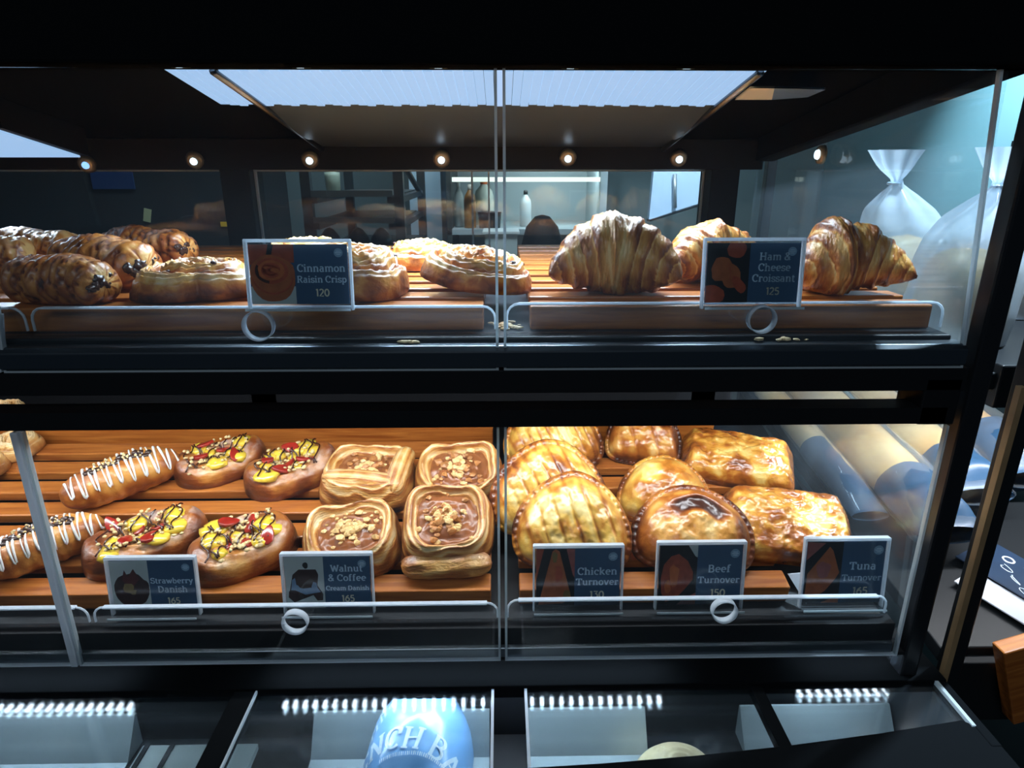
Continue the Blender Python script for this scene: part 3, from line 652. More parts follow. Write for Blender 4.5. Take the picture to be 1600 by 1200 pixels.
def card(px, py, wpx, Y, zb, lines, price, pic, label, rz=0.0, hpx=108, lean=.12, front=False):
    """px, py: middle of the card in the photo; zb: height of what it stands on"""
    p = at_y(px, py, Y)
    t_ = p.y / ray(px, py).y
    W = wpx * t_ / F
    t = thing('price_card_holder', label, 'price card', (p.x, Y, zb), Matrix.Rotation(rz, 4, 'Z') @ Matrix.Rotation(-lean, 4, 'X'), 'price cards along the shelf fronts')
    top = p.z + .5 * hpx * t_ / F / _cp * .97
    H = (top - zb) / math.cos(lean)
    hw = W / 2
    plate = MB().box(-hw, hw, -.0030, -.0012, 0, H).box(-hw, hw, .0012, .0030, 0, H).box(-hw, hw, -.0115, -.0030, .0, .0018)
    plate.build('acrylic_stand', M['acrylic'], t)
    MB().box(-hw, hw, -.0034, .0034, H - .0026, H + .0006).box(-hw - .0008, -hw + .0012, -.003, .003, 0, H).box(hw - .0012, hw + .0008, -.003, .003, 0, H).build('stand_edge', M['edge'], t)
    MB().box(-hw, hw, -.0128, -.0115, .0, .0022).build('foot_lip', M['edge_dim'], t)
    cz0, cz1 = .006, H - .0045
    cw = hw - .003
    split = -hw + W * .46
    c = MB().box(-cw, cw, -.0008, .0008, cz0, cz1).build('card', M['card_blue'], t)
    yf = -.0010
    mb = MB(); mats = []
    for i, (mn, poly) in enumerate(PICS[pic]):
        if M[mn] not in mats: mats.append(M[mn])
        vs = [(-cw + min(1, max(0, u)) * (split + cw), yf - .00006 * i, cz0 + min(1, max(0, v)) * (cz1 - cz0)) for u, v in poly]
        n = len(vs); cx_, cz_ = sum(v[0] for v in vs) / n, sum(v[2] for v in vs) / n
        if n > 4 and pic not in ('walnut',) or True:
            bm = bmesh.new(); bv = [bm.verts.new(v) for v in vs]
            try: bm.faces.new(bv)
            except ValueError: pass
            bmesh.ops.triangulate(bm, faces=bm.faces)
            bm.verts.index_update()
            mb.add([v.co.copy() for v in bm.verts], [[v.index for v in f.verts] for f in bm.faces], mats.index(M[mn])); bm.free()
    po = mb.build('picture', mats, c)
    tc_ = (split + cw) / 2
    ch = (cz1 - cz0)
    lh = ch * .125
    tm = MB()
    nl_ = len(lines)
    y = cz0 + ch * ((.50 + .085 * nl_) if nl_ < 3 else .84) - lh
    for ln in lines:
        wln = sum(GL[q_][0] for q_ in ln) * lh / 10
        k = min(1, (cw - split) * .94 / wln)
        text_mesh(tm, ln, lh * k, lambda a, b, y=y: (tc_ + a, yf - .0002, y + b), 2.1, 1.2)
        y -= lh * 1.45
    tm.build('title_lettering', M['letter'], c)
    pm = MB(); text_mesh(pm, price, lh * 1.0, lambda a, b: (tc_ + a, yf - .0002, cz0 + ch * .13 + b), 2.0, 1.7)
    pm.build('price_lettering', M['price'], c)
    em = MB(); ex, ez, er = cw - .0085 * W / .1, cz1 - ch * .14, ch * .075
    disc = ell(ex, ez, er, er, 20)
    em.add([(a, yf - .0001, b) for a, b in disc], [list(range(20))], 0)
    for dz, ww in ((.35, .5), (0, .7), (-.35, .45)):
        em.add([(ex - er * ww, yf - .0002, ez + er * (dz - .1)), (ex + er * ww, yf - .0002, ez + er * (dz - .1)), (ex + er * ww, yf - .0002, ez + er * (dz + .08)), (ex - er * ww, yf - .0002, ez + er * (dz + .08))], [[0, 1, 2, 3]], 1)
    em.build('emblem', [M['emblem'], M['letter']], c)
    return t
GTU, SHL = Z(-.1300), Z(-.497)
card(466, 430, 163, .6225, GTU - .004, ['Cinnamon', 'Raisin Crisp'], '120', 'crisp', 'blue price card reading Cinnamon Raisin Crisp 120 with a red roll picture', hpx=104)
card(1178, 429, 156, .6225, GTU - .004, ['Ham &', 'Cheese', 'Croissant'], '125', 'croissant', 'blue price card reading Ham & Cheese Croissant 125 with a croissant picture', hpx=106)
card(237, 918, 138, .630, SHL, ['Strawberry', 'Danish'], '165', 'strawberry', 'blue price card reading Strawberry Danish with a dark pastry on white', hpx=94)
card(511, 913, 141, .630, SHL, ['Walnut', '& Coffee', 'Cream Danish'], '165', 'walnut', 'blue price card reading Walnut & Coffee Cream Danish', hpx=96)
card(904, 903, 140, .630, SHL, ['Chicken', 'Turnover'], '130', 'chicken', 'blue price card reading Chicken Turnover 130', hpx=100)
card(1096, 898, 138, .630, SHL, ['Beef', 'Turnover'], '150', 'beef', 'blue price card reading Beef Turnover 150', hpx=100)
tuna_card = card(1324, 888, 132, .630, SHL, ['Tuna', 'Turnover'], '165', 'tuna', 'blue price card reading Tuna Turnover 165 beside the baguettes', hpx=90)

_q = [at_y(1231, 897, .655), at_y(1257, 895, .640), at_y(1260, 944, .634)]
bpy.context.view_layer.update()
_i = tuna_card.matrix_world.inverted()
MB().add([_i @ v for v in _q] + [_i @ (v + Vector((0, .001, 0))) for v in _q], [[0, 1, 2], [3, 4, 5], [0, 1, 4, 3], [1, 2, 5, 4], [2, 0, 3, 5]]).build('paper_corner', M['edge'], tuna_card)

# ------------------------------------------------------------------ pastry shapes
def clamp(x, a=0.0, b=1.0): return max(a, min(b, x))
def sstep(a, b, x):
    t = clamp((x - a) / (b - a)); return t * t * (3 - 2 * t)
def pose_empty(name, label, cat, px, py, h, low, spin=0.0, tip=0.0, roll=0.0, lift=0.0, group=None):
    """an Empty on the tray surface where a pastry of half-height h shows at px, py"""
    p, t = on_tray(px, py, h + lift, low)
    S = Matrix.Rotation(TILT if low else 0.0, 4, 'X') @ Matrix.Rotation(spin, 4, 'Z') @ Matrix.Rotation(tip, 4, 'X') @ Matrix.Rotation(roll, 4, 'Y')
    o = thing(name, label, cat, p, S, group)
    o['_low'] = 1 if low else 0
    o['_lift'] = lift
    return o, t
def settle(o, obs):
    """rest a pastry's lowest point on the tray, then size and slide it on the tray to the place FIT names"""
    low = o.get('_low', 0); n = Vector((0, -math.sin(TILT), math.cos(TILT))) if low else Vector((0, 0, 1))
    slope = Vector((0, math.cos(TILT), math.sin(TILT))) if low else Vector((0, 1, 0))
    R = o.rotation_euler.to_matrix()
    pts = [R @ v.co for b in obs for v in b.data.vertices]
    m = min(v.dot(n) for v in pts)
    base = Vector(o.location) + n * (o['_lift'] + .0004)
    k = 1.0
    if FIT:
        x0, y0, x1, y1 = FIT
        for _ in range(8):
            loc = base - n * m * k
            pr = [project(loc + v * k) for v in pts]
            a0, a1 = min(q[0] for q in pr), max(q[0] for q in pr); b0, b1 = min(q[1] for q in pr), max(q[1] for q in pr)
            k *= ((x1 - x0) / (a1 - a0)) ** .9
            c = ((a0 + a1) / 2, (b0 + b1) / 2)
            d0 = project(loc + slope * .01); d1 = project(loc)
            base = base + Vector(((x0 + x1 - 2 * c[0]) / 2 * base.y / F, 0, 0)) + slope * (.01 * ((y0 + y1) / 2 - c[1]) / (d0[1] - d1[1])) * .85
    my = min((base - n * m * k + v * k).y for v in pts); lim = .6455 if low else .6345   # keep clear of cards and guards
    if my < lim: base = base + slope * ((lim - my) / slope.y)
    o.scale = (k, k, k)
    o.location = base - n * m * k
    for kk in ('_low', '_lift'): del o[kk]
FIT = None
def fit(x0, y0, x1, y1):
    global FIT; FIT = (x0, y0, x1, y1)
def dome(name, m, parent, Rf, Hf, Tf, nr=38, nt=104, under=None, base=0.0):
    """heightfield over a closed outline Rf(angle); Hf(rr, ang, x, y) top height; under(rr, ang) depth below (default flat)"""
    vs, ts = [], []
    def top(i, k):
        q = 2 * PI * k / nt; rr = (i / nr) ** .85
        R = Rf(q) * rr; x, y = R * math.cos(q), R * math.sin(q)
        return x, y, Hf(rr, q, x, y), rr, q
    x, y, z, rr, q = top(0, 0); vs.append((0, 0, z)); ts.append(Tf(0, 0, 0, 0, z))
    for i in range(1, nr + 1):
        for k in range(nt):
            x, y, z, rr, q = top(i, k); vs.append((x, y, z)); ts.append(Tf(rr, q, x, y, z))
    fs = [[0, 1 + k, 1 + (k + 1) % nt] for k in range(nt)]
    for i in range(nr - 1):
        a, b = 1 + i * nt, 1 + (i + 1) * nt
        for k in range(nt): fs.append([a + k, b + k, b + (k + 1) % nt, a + (k + 1) % nt])
    last = 1 + (nr - 1) * nt
    nb = 5
    for i in range(1, nb + 1):
        for k in range(nt):
            q = 2 * PI * k / nt; rr = 1 - .22 * i if i < nb else .0
            if i == nb: break
            R = Rf(q) * rr
            z = under(rr, q) if under else base
            vs.append((R * math.cos(q), R * math.sin(q), z)); ts.append(.62)
        if i < nb:
            a, b = last, 1 + (nr + i - 1) * nt
            for k in range(nt): fs.append([a + (k + 1) % nt, b + (k + 1) % nt, b + k, a + k])
            last = b
    vs.append((0, 0, under(0, 0) if under else base)); ts.append(.62)
    c = len(vs) - 1
    for k in range(nt): fs.append([last + (k + 1) % nt, c, last + k])
    return mesh_obj(name, vs, fs, m, parent, True, ts)
def log(name, m, parent, path, rad, Tf, ns=72, nt=40, flat=.0):
    """swept loaf: path(s)->Vector centre, rad(s, phi)->radius; s in 0..1; bottom clamped at height flat"""
    vs, ts = [], []
    for i in range(ns + 1):
        s = i / ns
        c = path(s); d = (path(min(1, s + .004)) - path(max(0, s - .004))); d.z *= .3; d = d.normalized()
        side = Vector((-d.y, d.x, 0)).normalized(); up = side.cross(d) * -1
        if up.z < 0: up = -up
        for k in range(nt):
            q = 2 * PI * k / nt
            r = rad(s, q)
            p = c + side * math.cos(q) * r + up * math.sin(q) * r
            if flat is not None and p.z < flat: p.z = flat + (p.z - flat) * .12
            vs.append(p); ts.append(Tf(s, q, p))
    fs = []
    for i in range(ns):
        for k in range(nt):
            fs.append([i * nt + k, i * nt + (k + 1) % nt, (i + 1) * nt + (k + 1) % nt, (i + 1) * nt + k])
    fs += [list(range(nt))[::-1], list(range(ns * nt, (ns + 1) * nt))]
    return mesh_obj(name, vs, fs, m, parent, True, ts)
def superR(a, b, n): 
    return lambda q: (abs(math.cos(q) / a) ** n + abs(math.sin(q) / b) ** n) ** (-1.0 / n)

# --- croissant: crescent of rolled layers
def croissant(px, py, L, label, spin, seed, Rm=.040, bend=1.0, flip=1, tip=0, peak=0.0, group='croissants on the right-hand tray'):
    o, t = pose_empty('croissant', label, 'croissant', px, py, Rm, False, spin, tip, 0, 0, group)
    Rc = L / (2 * math.sin(bend))
    bounds = [0, .27, .50, .70, .88, 1.02]
    def layer(u):
        u = min(1.0, abs(u))
        for i in range(5):
            if u < bounds[i + 1]: return i, (u - bounds[i]) / (bounds[i + 1] - bounds[i])
        return 4, 1
    def path(s):
        u = 2 * s - 1; a = u * bend
        return Vector((Rc * math.sin(a), flip * (Rc * math.cos(a) - Rc * (1 + math.cos(bend)) / 2), Rm * (.90 - .42 * abs(u) ** 1.7)))
    def env(u):
        v = (u - peak) / (1 - peak if u > peak else 1 + peak)
        return Rm * max(.02, (1 - abs(v) ** 2.0)) ** .72 * (1.0 - .22 * abs(v) ** .8)
    def rad(s, q):
        u = 2 * s - 1
        us = u + (.16 * math.sin(q * 1.0 + seed) + .05 * noise.noise(Vector((q * 2, seed, u)))) * (1 - abs(u) ** 2) * (1 if u > 0 else -1)
        i, f = layer(us)
        lip = .10 * sstep(0, .92, f) ** 1.6 * (1 - sstep(.90, 1.0, f)) - .03 + .02 * math.cos(i * 2.1 + seed)
        p = Vector((u * 3, math.cos(q), math.sin(q)))
        st = .008 * math.sin(u * 46 + 7 * noise.noise(p * 1.2 + Vector((seed, 0, 0))))
        n = .13 * fbm(p, 1.2, seed, 2) + .030 * fbm(p * 1.0, 9, seed, 3)
        return env(u) * (1 + lip * (1 if abs(u) < .9 else .3) + st + n)
    def toast(s, q, p):
        u = 2 * s - 1; i, f = layer(u + .16 * math.sin(q + seed) * (1 - abs(u) ** 2) * (1 if u > 0 else -1))
        return .30 + .30 * f ** 2 + .18 * sstep(.75, 1, abs(u)) + .22 * fbm(p, 32, seed, 2) - .15 * (1 if f < .12 else 0)
    c = log('body', M['croissant'], o, path, rad, toast, 150, 52, .0)
    settle(o, [c])
    return o
# --- cinnamon raisin crisp: flat spiral
def crisp(px, py, D, H, label, seed, spin=0, tip=0, roll=0, lift=0, turns=3.2, hollow=.0, mname='crisp', name='cinnamon_raisin_crisp', cat='pastry', group='cinnamon raisin crisps', raisins=5, low=False, sq=.92):
    o, t = pose_empty(name, label, cat, px, py, H / 2, low, spin, tip, roll, lift, group)
    a = D / 2
    Rf = lambda q: a * (1 + .035 * math.sin(2 * q + seed) + .02 * math.sin(5 * q + seed * 2)) * (sq + (1 - sq) * abs(math.cos(q)))
    def ph(rr, q): return rr * turns - q / (2 * PI) + .07 * noise.noise(Vector((math.cos(q) * 1.2 + seed, math.sin(q) * 1.2, rr * 3)))
    def Hf(rr, q, x, y):
        f = ph(rr, q); g = abs(math.sin(PI * f)) ** .55
        prof = max(0.0, 1 - rr ** 7) ** .5
        h = H * (.52 + .48 * g * (.75 + .25 * math.cos(PI * rr * .7))) * prof
        h *= 1 - hollow * (1 - sstep(.0, .5, rr))
        h += H * .07 * fbm((x, y, 0), 130, seed, 3) * (1 - rr ** 6) + H * .05 * math.sin(rr * 90 + 3 * noise.noise(Vector((x * 60, y * 60, seed)))) * prof
        return max(h, H * .05 if rr > .98 else h)
    def Tf(rr, q, x, y, z):
        f = ph(rr, q); g = abs(math.sin(PI * f))
        return .60 - .38 * g + .34 * sstep(.88, 1, rr) + .2 * fbm((x, y, z), 45, seed, 2)
    c = dome('spiral_dough', M[mname], o, Rf, Hf, Tf, 60, 120)
    random.seed(seed * 11)
    for i in range(raisins):
        q, rr = random.uniform(0, 2 * PI), random.uniform(.25, .85)
        R = Rf(q) * rr; x, y = R * math.cos(q), R * math.sin(q)
        MB().blob((x, y, Hf(rr, q, x, y) - .0005), (.0042, .0034, .0026), i, .4).build('raisin', M['raisin'], o, True)
    settle(o, [c])
    return o
# --- chocolate bread: plump crackled roll with chocolate at the ends
def choc_bread(px, py, L, R, label, seed, spin, ends=(1,), pale=0.0, lift=0):
    o, t = pose_empty('chocolate_bread', label, 'pastry', px, py, R * .8, False, spin, 0, 0, lift, 'chocolate breads on the upper tray')
    def path(s): return Vector(((s - .5) * L, .006 * math.sin(s * PI), R * .80))
    def rad(s, q):
        u = abs(2 * s - 1); e = max(.0, 1 - u ** 9) ** .40
        p = Vector(((s - .5) * L, math.cos(q) * R, math.sin(q) * R))
        crack = abs(noise.noise(Vector((p.x * .7, p.y, p.z)) * 62 + Vector((seed * 5, 0, 0))))
        rg = math.sin(s * 62 + 5 * noise.noise(Vector((s * 5, math.cos(q) * 1.6 + seed, math.sin(q) * 1.6))))
        return R * (e * (1 + .17 * fbm(p, 20, seed, 2)) * (1 - .16 * abs(s - .45)) - .08 * (1 - sstep(.0, .12, crack)) * e + .035 * rg * e) * (1 + .14 * math.cos(q) ** 2) + .0004
    def Tf(s, q, p):
        crack = abs(noise.noise(Vector(((s - .5) * L * .7, math.cos(q) * R, math.sin(q) * R)) * 62 + Vector((seed * 5, 0, 0))))
        return .40 - pale + .10 * math.sin(s * 62 + 5 * noise.noise(Vector((s * 5, math.cos(q) * 1.6 + seed, math.sin(q) * 1.6)))) + .50 * (1 - sstep(0, .09, crack)) + .12 * fbm(p, 30, seed, 2) - .30 * sstep(.93, .99, abs(2 * s - 1))
    c = log('body', M['chocbread'], o, path, rad, Tf, 80, 56, 0.0)
    for e in ends:
        random.seed(seed * 13)
        b = MB(); x0 = e * L * .476
        for q in range(7):
            dy = R * (-.55 + 1.05 * q / 6); dz = R * (.80 + .16 * math.sin(q * 1.9 + seed) + .10 * q / 6)
            b.blob((x0 - e * L * .035 * abs(dy / R) ** 2 + e * .0005, dy, dz), (.0042, R * random.uniform(.17, .24), R * random.uniform(.14, .26)), seed * 7 + q, .5, sub=3)
        b.build('chocolate_filling', M['choc'], o, True)
    settle(o, [c]); return o
# --- iced roll
def iced_roll(px, py, L, R, label, seed, spin):
    o, t = pose_empty('iced_roll', label, 'pastry', px, py, R * .8, True, spin, 0, 0, 0, 'iced chocolate rolls')
    def path(s): return Vector(((s - .5) * L, .012 * math.sin(s * PI) - .006, R * .82))
    def rad(s, q):
        u = 2 * s - 1; p = Vector(((s - .5) * L, math.cos(q) * R, math.sin(q) * R))
        slot = math.exp(-((q - PI / 2) / .42) ** 2) * sstep(.9, .6, abs(u))
        return R * (max(.0, 1 - abs(u) ** 3) ** .5 * (1 + .07 * fbm(p, 22, seed) + .02 * math.sin(u * 30)) - .16 * slot) + .0006
    def Tf(s, q, p):
        return .40 + .22 * abs(2 * s - 1) ** 3 + .22 * fbm(p, 26, seed, 2)
    c = log('body', M['roll'], o, path, rad, Tf, 80, 48, 0.0)
    def surf(s, q, off=0.0):
        ce = path(s); r = rad(s, q) + off
        return ce + Vector((0, math.cos(q) * r, math.sin(q) * r))
    f = MB()
    random.seed(seed)
    for i in range(26):
        s = .24 + .52 * i / 25
        f.blob(surf(s, PI / 2 + random.uniform(-.28, .28), .0005), (.007, .006, .0045), i + seed, .4)
    f.build('chocolate_filling', M['choc'], o, True)
    k = MB()
    for i in range(34):
        k.blob(surf(random.uniform(.3, .7), PI / 2 + random.uniform(-.35, .35), .005), random.uniform(.0012, .0026), i, .4, sub=1)
    tag(k.build('nut_crumbs', M['streusel'], o), kind='stuff')
    dz = MB(); n = 9
    pts = []
    for i in range(n * 2 + 1):
        s0 = .06 + .88 * i / (n * 2)
        qa, qb = (.25, 2.75) if i % 2 == 0 else (2.75, .25)
        qa += random.uniform(-.15, .2); qb += random.uniform(-.15, .2)
        for j in range(10):
            g = j / 10
            pts.append(surf(clamp(s0 + .88 / (n * 2) * g * .55, .02, .98), qa + (qb - qa) * g, .0012))
        for j in range(3):
            pts.append(surf(clamp(s0 + .88 / (n * 2) * (.55 + .45 * j / 3), .02, .98), qb + (.08 if j == 1 else 0), .0012))
    dz.tube(pts, lambda t_: .0017 * (1 + .35 * math.sin(t_ * 140)), 7)
    dz.build('icing_drizzle', M['icing'], o, True)
    settle(o, [c]); return o
# --- strawberry danish
def berry_danish(px, py, L, W, label, seed, spin, tip=0):
    H = .040
    o, t = pose_empty('strawberry_danish', label, 'danish', px, py, H * .5, True, spin, tip, 0, 0, 'strawberry danishes')
    Rf = lambda q: superR(L / 2, W / 2, 2.3)(q) * (1 + .03 * math.sin(3 * q + seed))
    def Hf(rr, q, x, y):
        prof = max(0.0, 1 - rr ** 6) ** .5
        ends = sstep(.45, .95, abs(x) / (L / 2))
        dip = (1 - sstep(.25, .72, math.hypot(x / (L * .36), y / (W * .40))))
        h = H * prof * (.80 + .38 * ends - .34 * dip)
        h += H * .06 * fbm((x, y, 0), 55, seed) + H * .025 * math.sin(math.hypot(x * .7, y) * 420 + 3 * noise.noise(Vector((x * 30, y * 30, seed)))) * prof
        return h * (1 if rr < .99 else .3)
    def Tf(rr, q, x, y, z):
        ends = sstep(.4, .95, abs(x) / (L / 2))
        return .28 + .34 * ends + .22 * sstep(.8, 1, rr) + .25 * fbm((x, y, z), 30, seed, 2)
    c = dome('dough', M['berry_dough'], o, Rf, Hf, Tf, 46, 120)
    def hs(x, y):
        q = math.atan2(y, x); return Hf(clamp(math.hypot(x, y) / Rf(q)), q, x, y)
    random.seed(seed * 3 + 1)
    cu = MB(); bl = []
    for i in range(12):
        x, y = random.uniform(-.30, .30) * L, random.uniform(-.32, .32) * W
        rx, ry = random.uniform(.010, .019), random.uniform(.009, .016)
        bl.append((x, y, rx, ry))
        cu.blob((x, y, hs(x, y) + .001), (rx, ry, .0065), i + seed, .35, sub=2)
    cu.build('custard', M['custard'], o, True)
    s = MB()
    for i in range(95):
        x, y = clamp(random.gauss(0, .15), -.32, .32) * L, clamp(random.gauss(0, .18), -.36, .36) * W
        s.blob((x, y, hs(x, y) + .0065), (random.uniform(.0022, .0042), random.uniform(.0022, .0036), .0022), i, .5, sub=1)
    tag(s.build('streusel_crumbs', M['streusel'], o, True), kind='stuff')
    for i in range(5):
        x, y = (-.22 + .44 * ((i * 2.6 + seed * .37) % 1)) * L, (-.26 + .13 * i) * W
        a = random.uniform(0, PI)
        b = MB(); n = 9
        prof = [(math.cos(2 * PI * k / n) * .0145, math.sin(2 * PI * k / n) * .0085 * (1 - .4 * math.cos(2 * PI * k / n))) for k in range(n)]
        b.prism(prof, 'z', -.0022, .0026)
        ob = b.build('strawberry_piece', M['strawberry'], o, True, .0012)
        ob.location = (x, y, hs(x, y) + .0065); ob.rotation_euler = (random.uniform(-.5, .5), random.uniform(-.5, .5), a)
    d = MB()
    for i in range(9):
        x0 = (-.30 + .60 * i / 8) * L
        pts = []
        for j in range(30):
            g = j / 29; y = (-.30 + .60 * g) * W; x = x0 + .035 * L * math.sin(g * 9 + i * 2) + .10 * L * (g - .5)
            z = hs(x, y) + .0042
            for bx, by, rx, ry in bl:
                e2 = ((x - bx) / rx) ** 2 + ((y - by) / ry) ** 2
                if e2 < 1.2: z = max(z, hs(bx, by) + .0022 + .0072 * max(0, 1.2 - e2) ** .5)
            pts.append((x, y, z))
        d.tube(pts, .0012, 6)
    d.build('chocolate_drizzle', M['drizzle'], o, True)
    settle(o, [c]); return o
# --- walnut and coffee cream danish
def walnut_danish(px, py, S, label, seed, spin, tip=0, bars=False, nuts='walnut', lipf=False, asp=1.0, H=.042, lift=0):
    o, t = pose_empty('walnut_danish', label, 'danish', px, py, H * .5, True, spin, tip, 0, lift, 'walnut and coffee cream danishes')
    A = S / 2
    Rf = lambda q: superR(A, A * asp, 3.6)(q) * (1 + .025 * math.sin(3 * q + seed))
    def Hf(rr, q, x, y):
        prof = max(0.0, 1 - rr ** 8) ** .5
        rim = math.exp(-((rr - .80) / .16) ** 2)
        h = H * prof * (.50 + .50 * rim)
        h += H * .045 * math.sin(rr * 62 + 5 * noise.noise(Vector((x * 28, y * 28, seed)))) * prof * sstep(.5, .7, rr) + H * .11 * fbm((x, y, 0), 36, seed)
        corner = abs(math.sin(2 * q)) ** 6
        return h * (1 + .12 * corner * sstep(.5, .9, rr)) * (1 if rr < .99 else .35)
    def Tf(rr, q, x, y, z):
        return .33 + .36 * sstep(.84, 1, rr) + .26 * math.sin(rr * 62 + 5 * noise.noise(Vector((x * 28, y * 28, seed)))) * sstep(.55, .7, rr) + .22 * fbm((x, y, z), 34, seed, 2)
    c = dome('dough', M['danish'], o, Rf, Hf, Tf, 56, 120)
    Rc = lambda q: Rf(q) * .74
    def Hc(rr, q, x, y):
        f = rr * 2.6 - q / (2 * PI)
        return H * (.62 + .16 * (1 - rr * rr)) + .0022 * abs(math.sin(PI * f)) * (1 - rr ** 6) + .0040 * fbm((x, y, 1), 60, seed) - .010 * sstep(.85, 1, rr)
    cr = dome('coffee_cream', M['cream'], o, Rc, Hc, lambda *a: 0, 26, 64, base=H * .40)
    random.seed(seed * 5)
    k = MB()
    for i in range(90):
        rr, q = min(.88, abs(random.gauss(0, .44))), random.uniform(0, 2 * PI)
        x, y = Rc(q) * rr * math.cos(q), Rc(q) * rr * math.sin(q)
        r = random.uniform(.0024, .0062)
        k.blob((x, y, Hc(rr, q, x, y) + r * .4), (r, r * .8, r * .7), i + seed, .6, mi=i % 2, sub=1)
    tag(k.build('chopped_walnuts', [M['walnut'], M['walnut_pale']] if nuts == 'walnut' else [M['walnut_pale'], M['walnut_pale']], o), kind='stuff')
    obs = [c]
    if bars:
        for (ax, ay, bx, by, r) in ((-A * .86, -A * asp * .42, A * .86, -A * asp * .52, .0125), (A * .66, -A * asp * .82, A * .72, A * asp * .86, .0135)):
            P0, P1 = Vector((ax, ay, H * .72)), Vector((bx, by, H * .72))
            b_ = log('dough_bar', M['danish'], o, lambda s: P0.lerp(P1, s) + Vector((0, 0, .005 * math.sin(PI * s))),
                lambda s, q: r * (max(0, 1 - abs(2 * s - 1) ** 8) ** .5 * (1 + .05 * math.sin(q * 9) + .06 * noise.noise(Vector((s * 9, q, seed))))) + .0005,
                lambda s, q, p: .30 + .22 * math.sin(q * 9) + .2 * fbm(p, 30, seed, 2), 40, 30, None)
    if lipf:
        b_ = log('front_fold', M['danish'], o, lambda s: Vector(((s - .5) * S * .94, -A * asp * .98, H * .28)),
            lambda s, q: .0145 * (max(0, 1 - abs(2 * s - 1) ** 6) ** .5 * (1 + .08 * math.sin(q * 7 + s * 5) + .15 * noise.noise(Vector((s * 6, q, seed))))) + .0005,
            lambda s, q, p: .45 + .2 * fbm(p, 30, seed, 2), 44, 26, None)
        obs.append(b_)
    settle(o, obs); return o
# --- turnover: half-moon or triangle with a pressed rim, slashes in the glaze
def turnover(px, py, W, Ht, TH, label, seed, kind, spin=0, tip=0, roll=0, lift=0, tri=.0, mname='turnover', cuts=4, split=False, group=None, pyoff=0):
    o, t = pose_empty(kind, label, 'turnover', px, py, TH * .5 if abs(tip) < .2 else Ht * .40 * math.sin(abs(tip)) , True, spin, tip, roll, lift, group)
    a = W / 2
    def Rf(q):
        c, s = math.cos(q), math.sin(q)
        up = superR(a, Ht * .62, 2.0 - .55 * tri)(q)
        dn = superR(a, Ht * .38, 3.2)(q)
        g = sstep(-.12, .12, s)
        return (dn * (1 - g) + up * g) * (1 + .012 * math.sin(4 * q + seed))
    def slit(rr, q):
        w_ = sstep(.45, .80, q) * (1 - sstep(2.0, 2.5, q)) if 0 < q < PI else 0
        return w_ * math.exp(-((rr - .60 - .03 * math.sin(q * 5 + seed)) / .13) ** 4)
    def lens(rr): return max(0.0, 1 - (rr / .90) ** 2.6) ** .62 if rr < .90 else 0
    def Hf(rr, q, x, y):
        fl = .0055 * max(0.0, 1 - ((rr - .80) / .2) ** 6 if rr > .8 else 1)
        crimp = .0022 * math.sin(q * 46) * sstep(.88, .94, rr) * (1 - sstep(.985, 1, rr))
        h = TH * lens(rr) + fl + crimp
        if cuts:
            d = (x * .9 + y * .35) / a * cuts + seed
            h -= .0028 * math.exp(-(((d % 1) - .5) / .10) ** 2) * (1 - sstep(.55, .8, rr))
        if split:
            h -= .0055 * slit(rr, q)
        return h + .0030 * fbm((x, y, 0), 38, seed) * (1 - sstep(.8, 1, rr)) + .0012 * fbm((x, y, 5), 120, seed, 2) * (1 - rr ** 4)
    def Tf(rr, q, x, y, z):
        tt = .37 + .34 * sstep(.80, .97, rr) + .42 * fbm((x, y, z), 26, seed, 3)
        if cuts:
            d = (x * .9 + y * .35) / a * cuts + seed
            tt += .16 * math.exp(-(((d % 1) - .5) / .10) ** 2) - .10 * math.exp(-(((d % 1) - .2) / .16) ** 2)
        if split:
            tt += .62 * slit(rr, q) + .10
        return tt + .10 * sstep(.4, 1, -y / (Ht * .4))
    un = lambda rr, q: -TH * .35 * max(0, 1 - rr * rr)
    c = dome('crust', M[mname], o, Rf, Hf, Tf, 54, 150, under=un)
    settle(o, [c]); return o
def slab(px, py, L, W, H, label, seed, spin, tip=0, roll=0, lift=0):
    o, t = pose_empty('tuna_turnover', label, 'turnover', px, py, H * .5, True, spin, tip, roll, lift, 'tuna turnovers')
    Rf = lambda q: superR(L / 2, W / 2, 7)(q) * (1 + .01 * math.sin(5 * q + seed))
    def Hf(rr, q, x, y):
        prof = max(0.0, 1 - rr ** 9) ** .5
        e = sstep(.80, .95, abs(x) / (L / 2))
        h = H * prof * (.86 - .34 * e + .12 * math.cos(y / W * 4))
        h += .0040 * fbm((x, y * 1.4, 0), 42, seed) * prof + .0014 * fbm((x, y, 3), 130, seed, 2) * prof + .0016 * math.sin(y * 900) * e * prof
        return h * (1 if rr < .99 else .3)
    def Tf(rr, q, x, y, z):
        e = sstep(.8, .97, abs(x) / (L / 2))
        return .36 + .16 * sstep(.85, 1, rr) + .14 * e + .42 * fbm((x, y, z), 30, seed, 3) + .22 * sstep(.25, .5, y / W)
    c = dome('crust', M['tuna'], o, Rf, Hf, Tf, 50, 150)
    settle(o, [c]); return o

R_ = math.radians
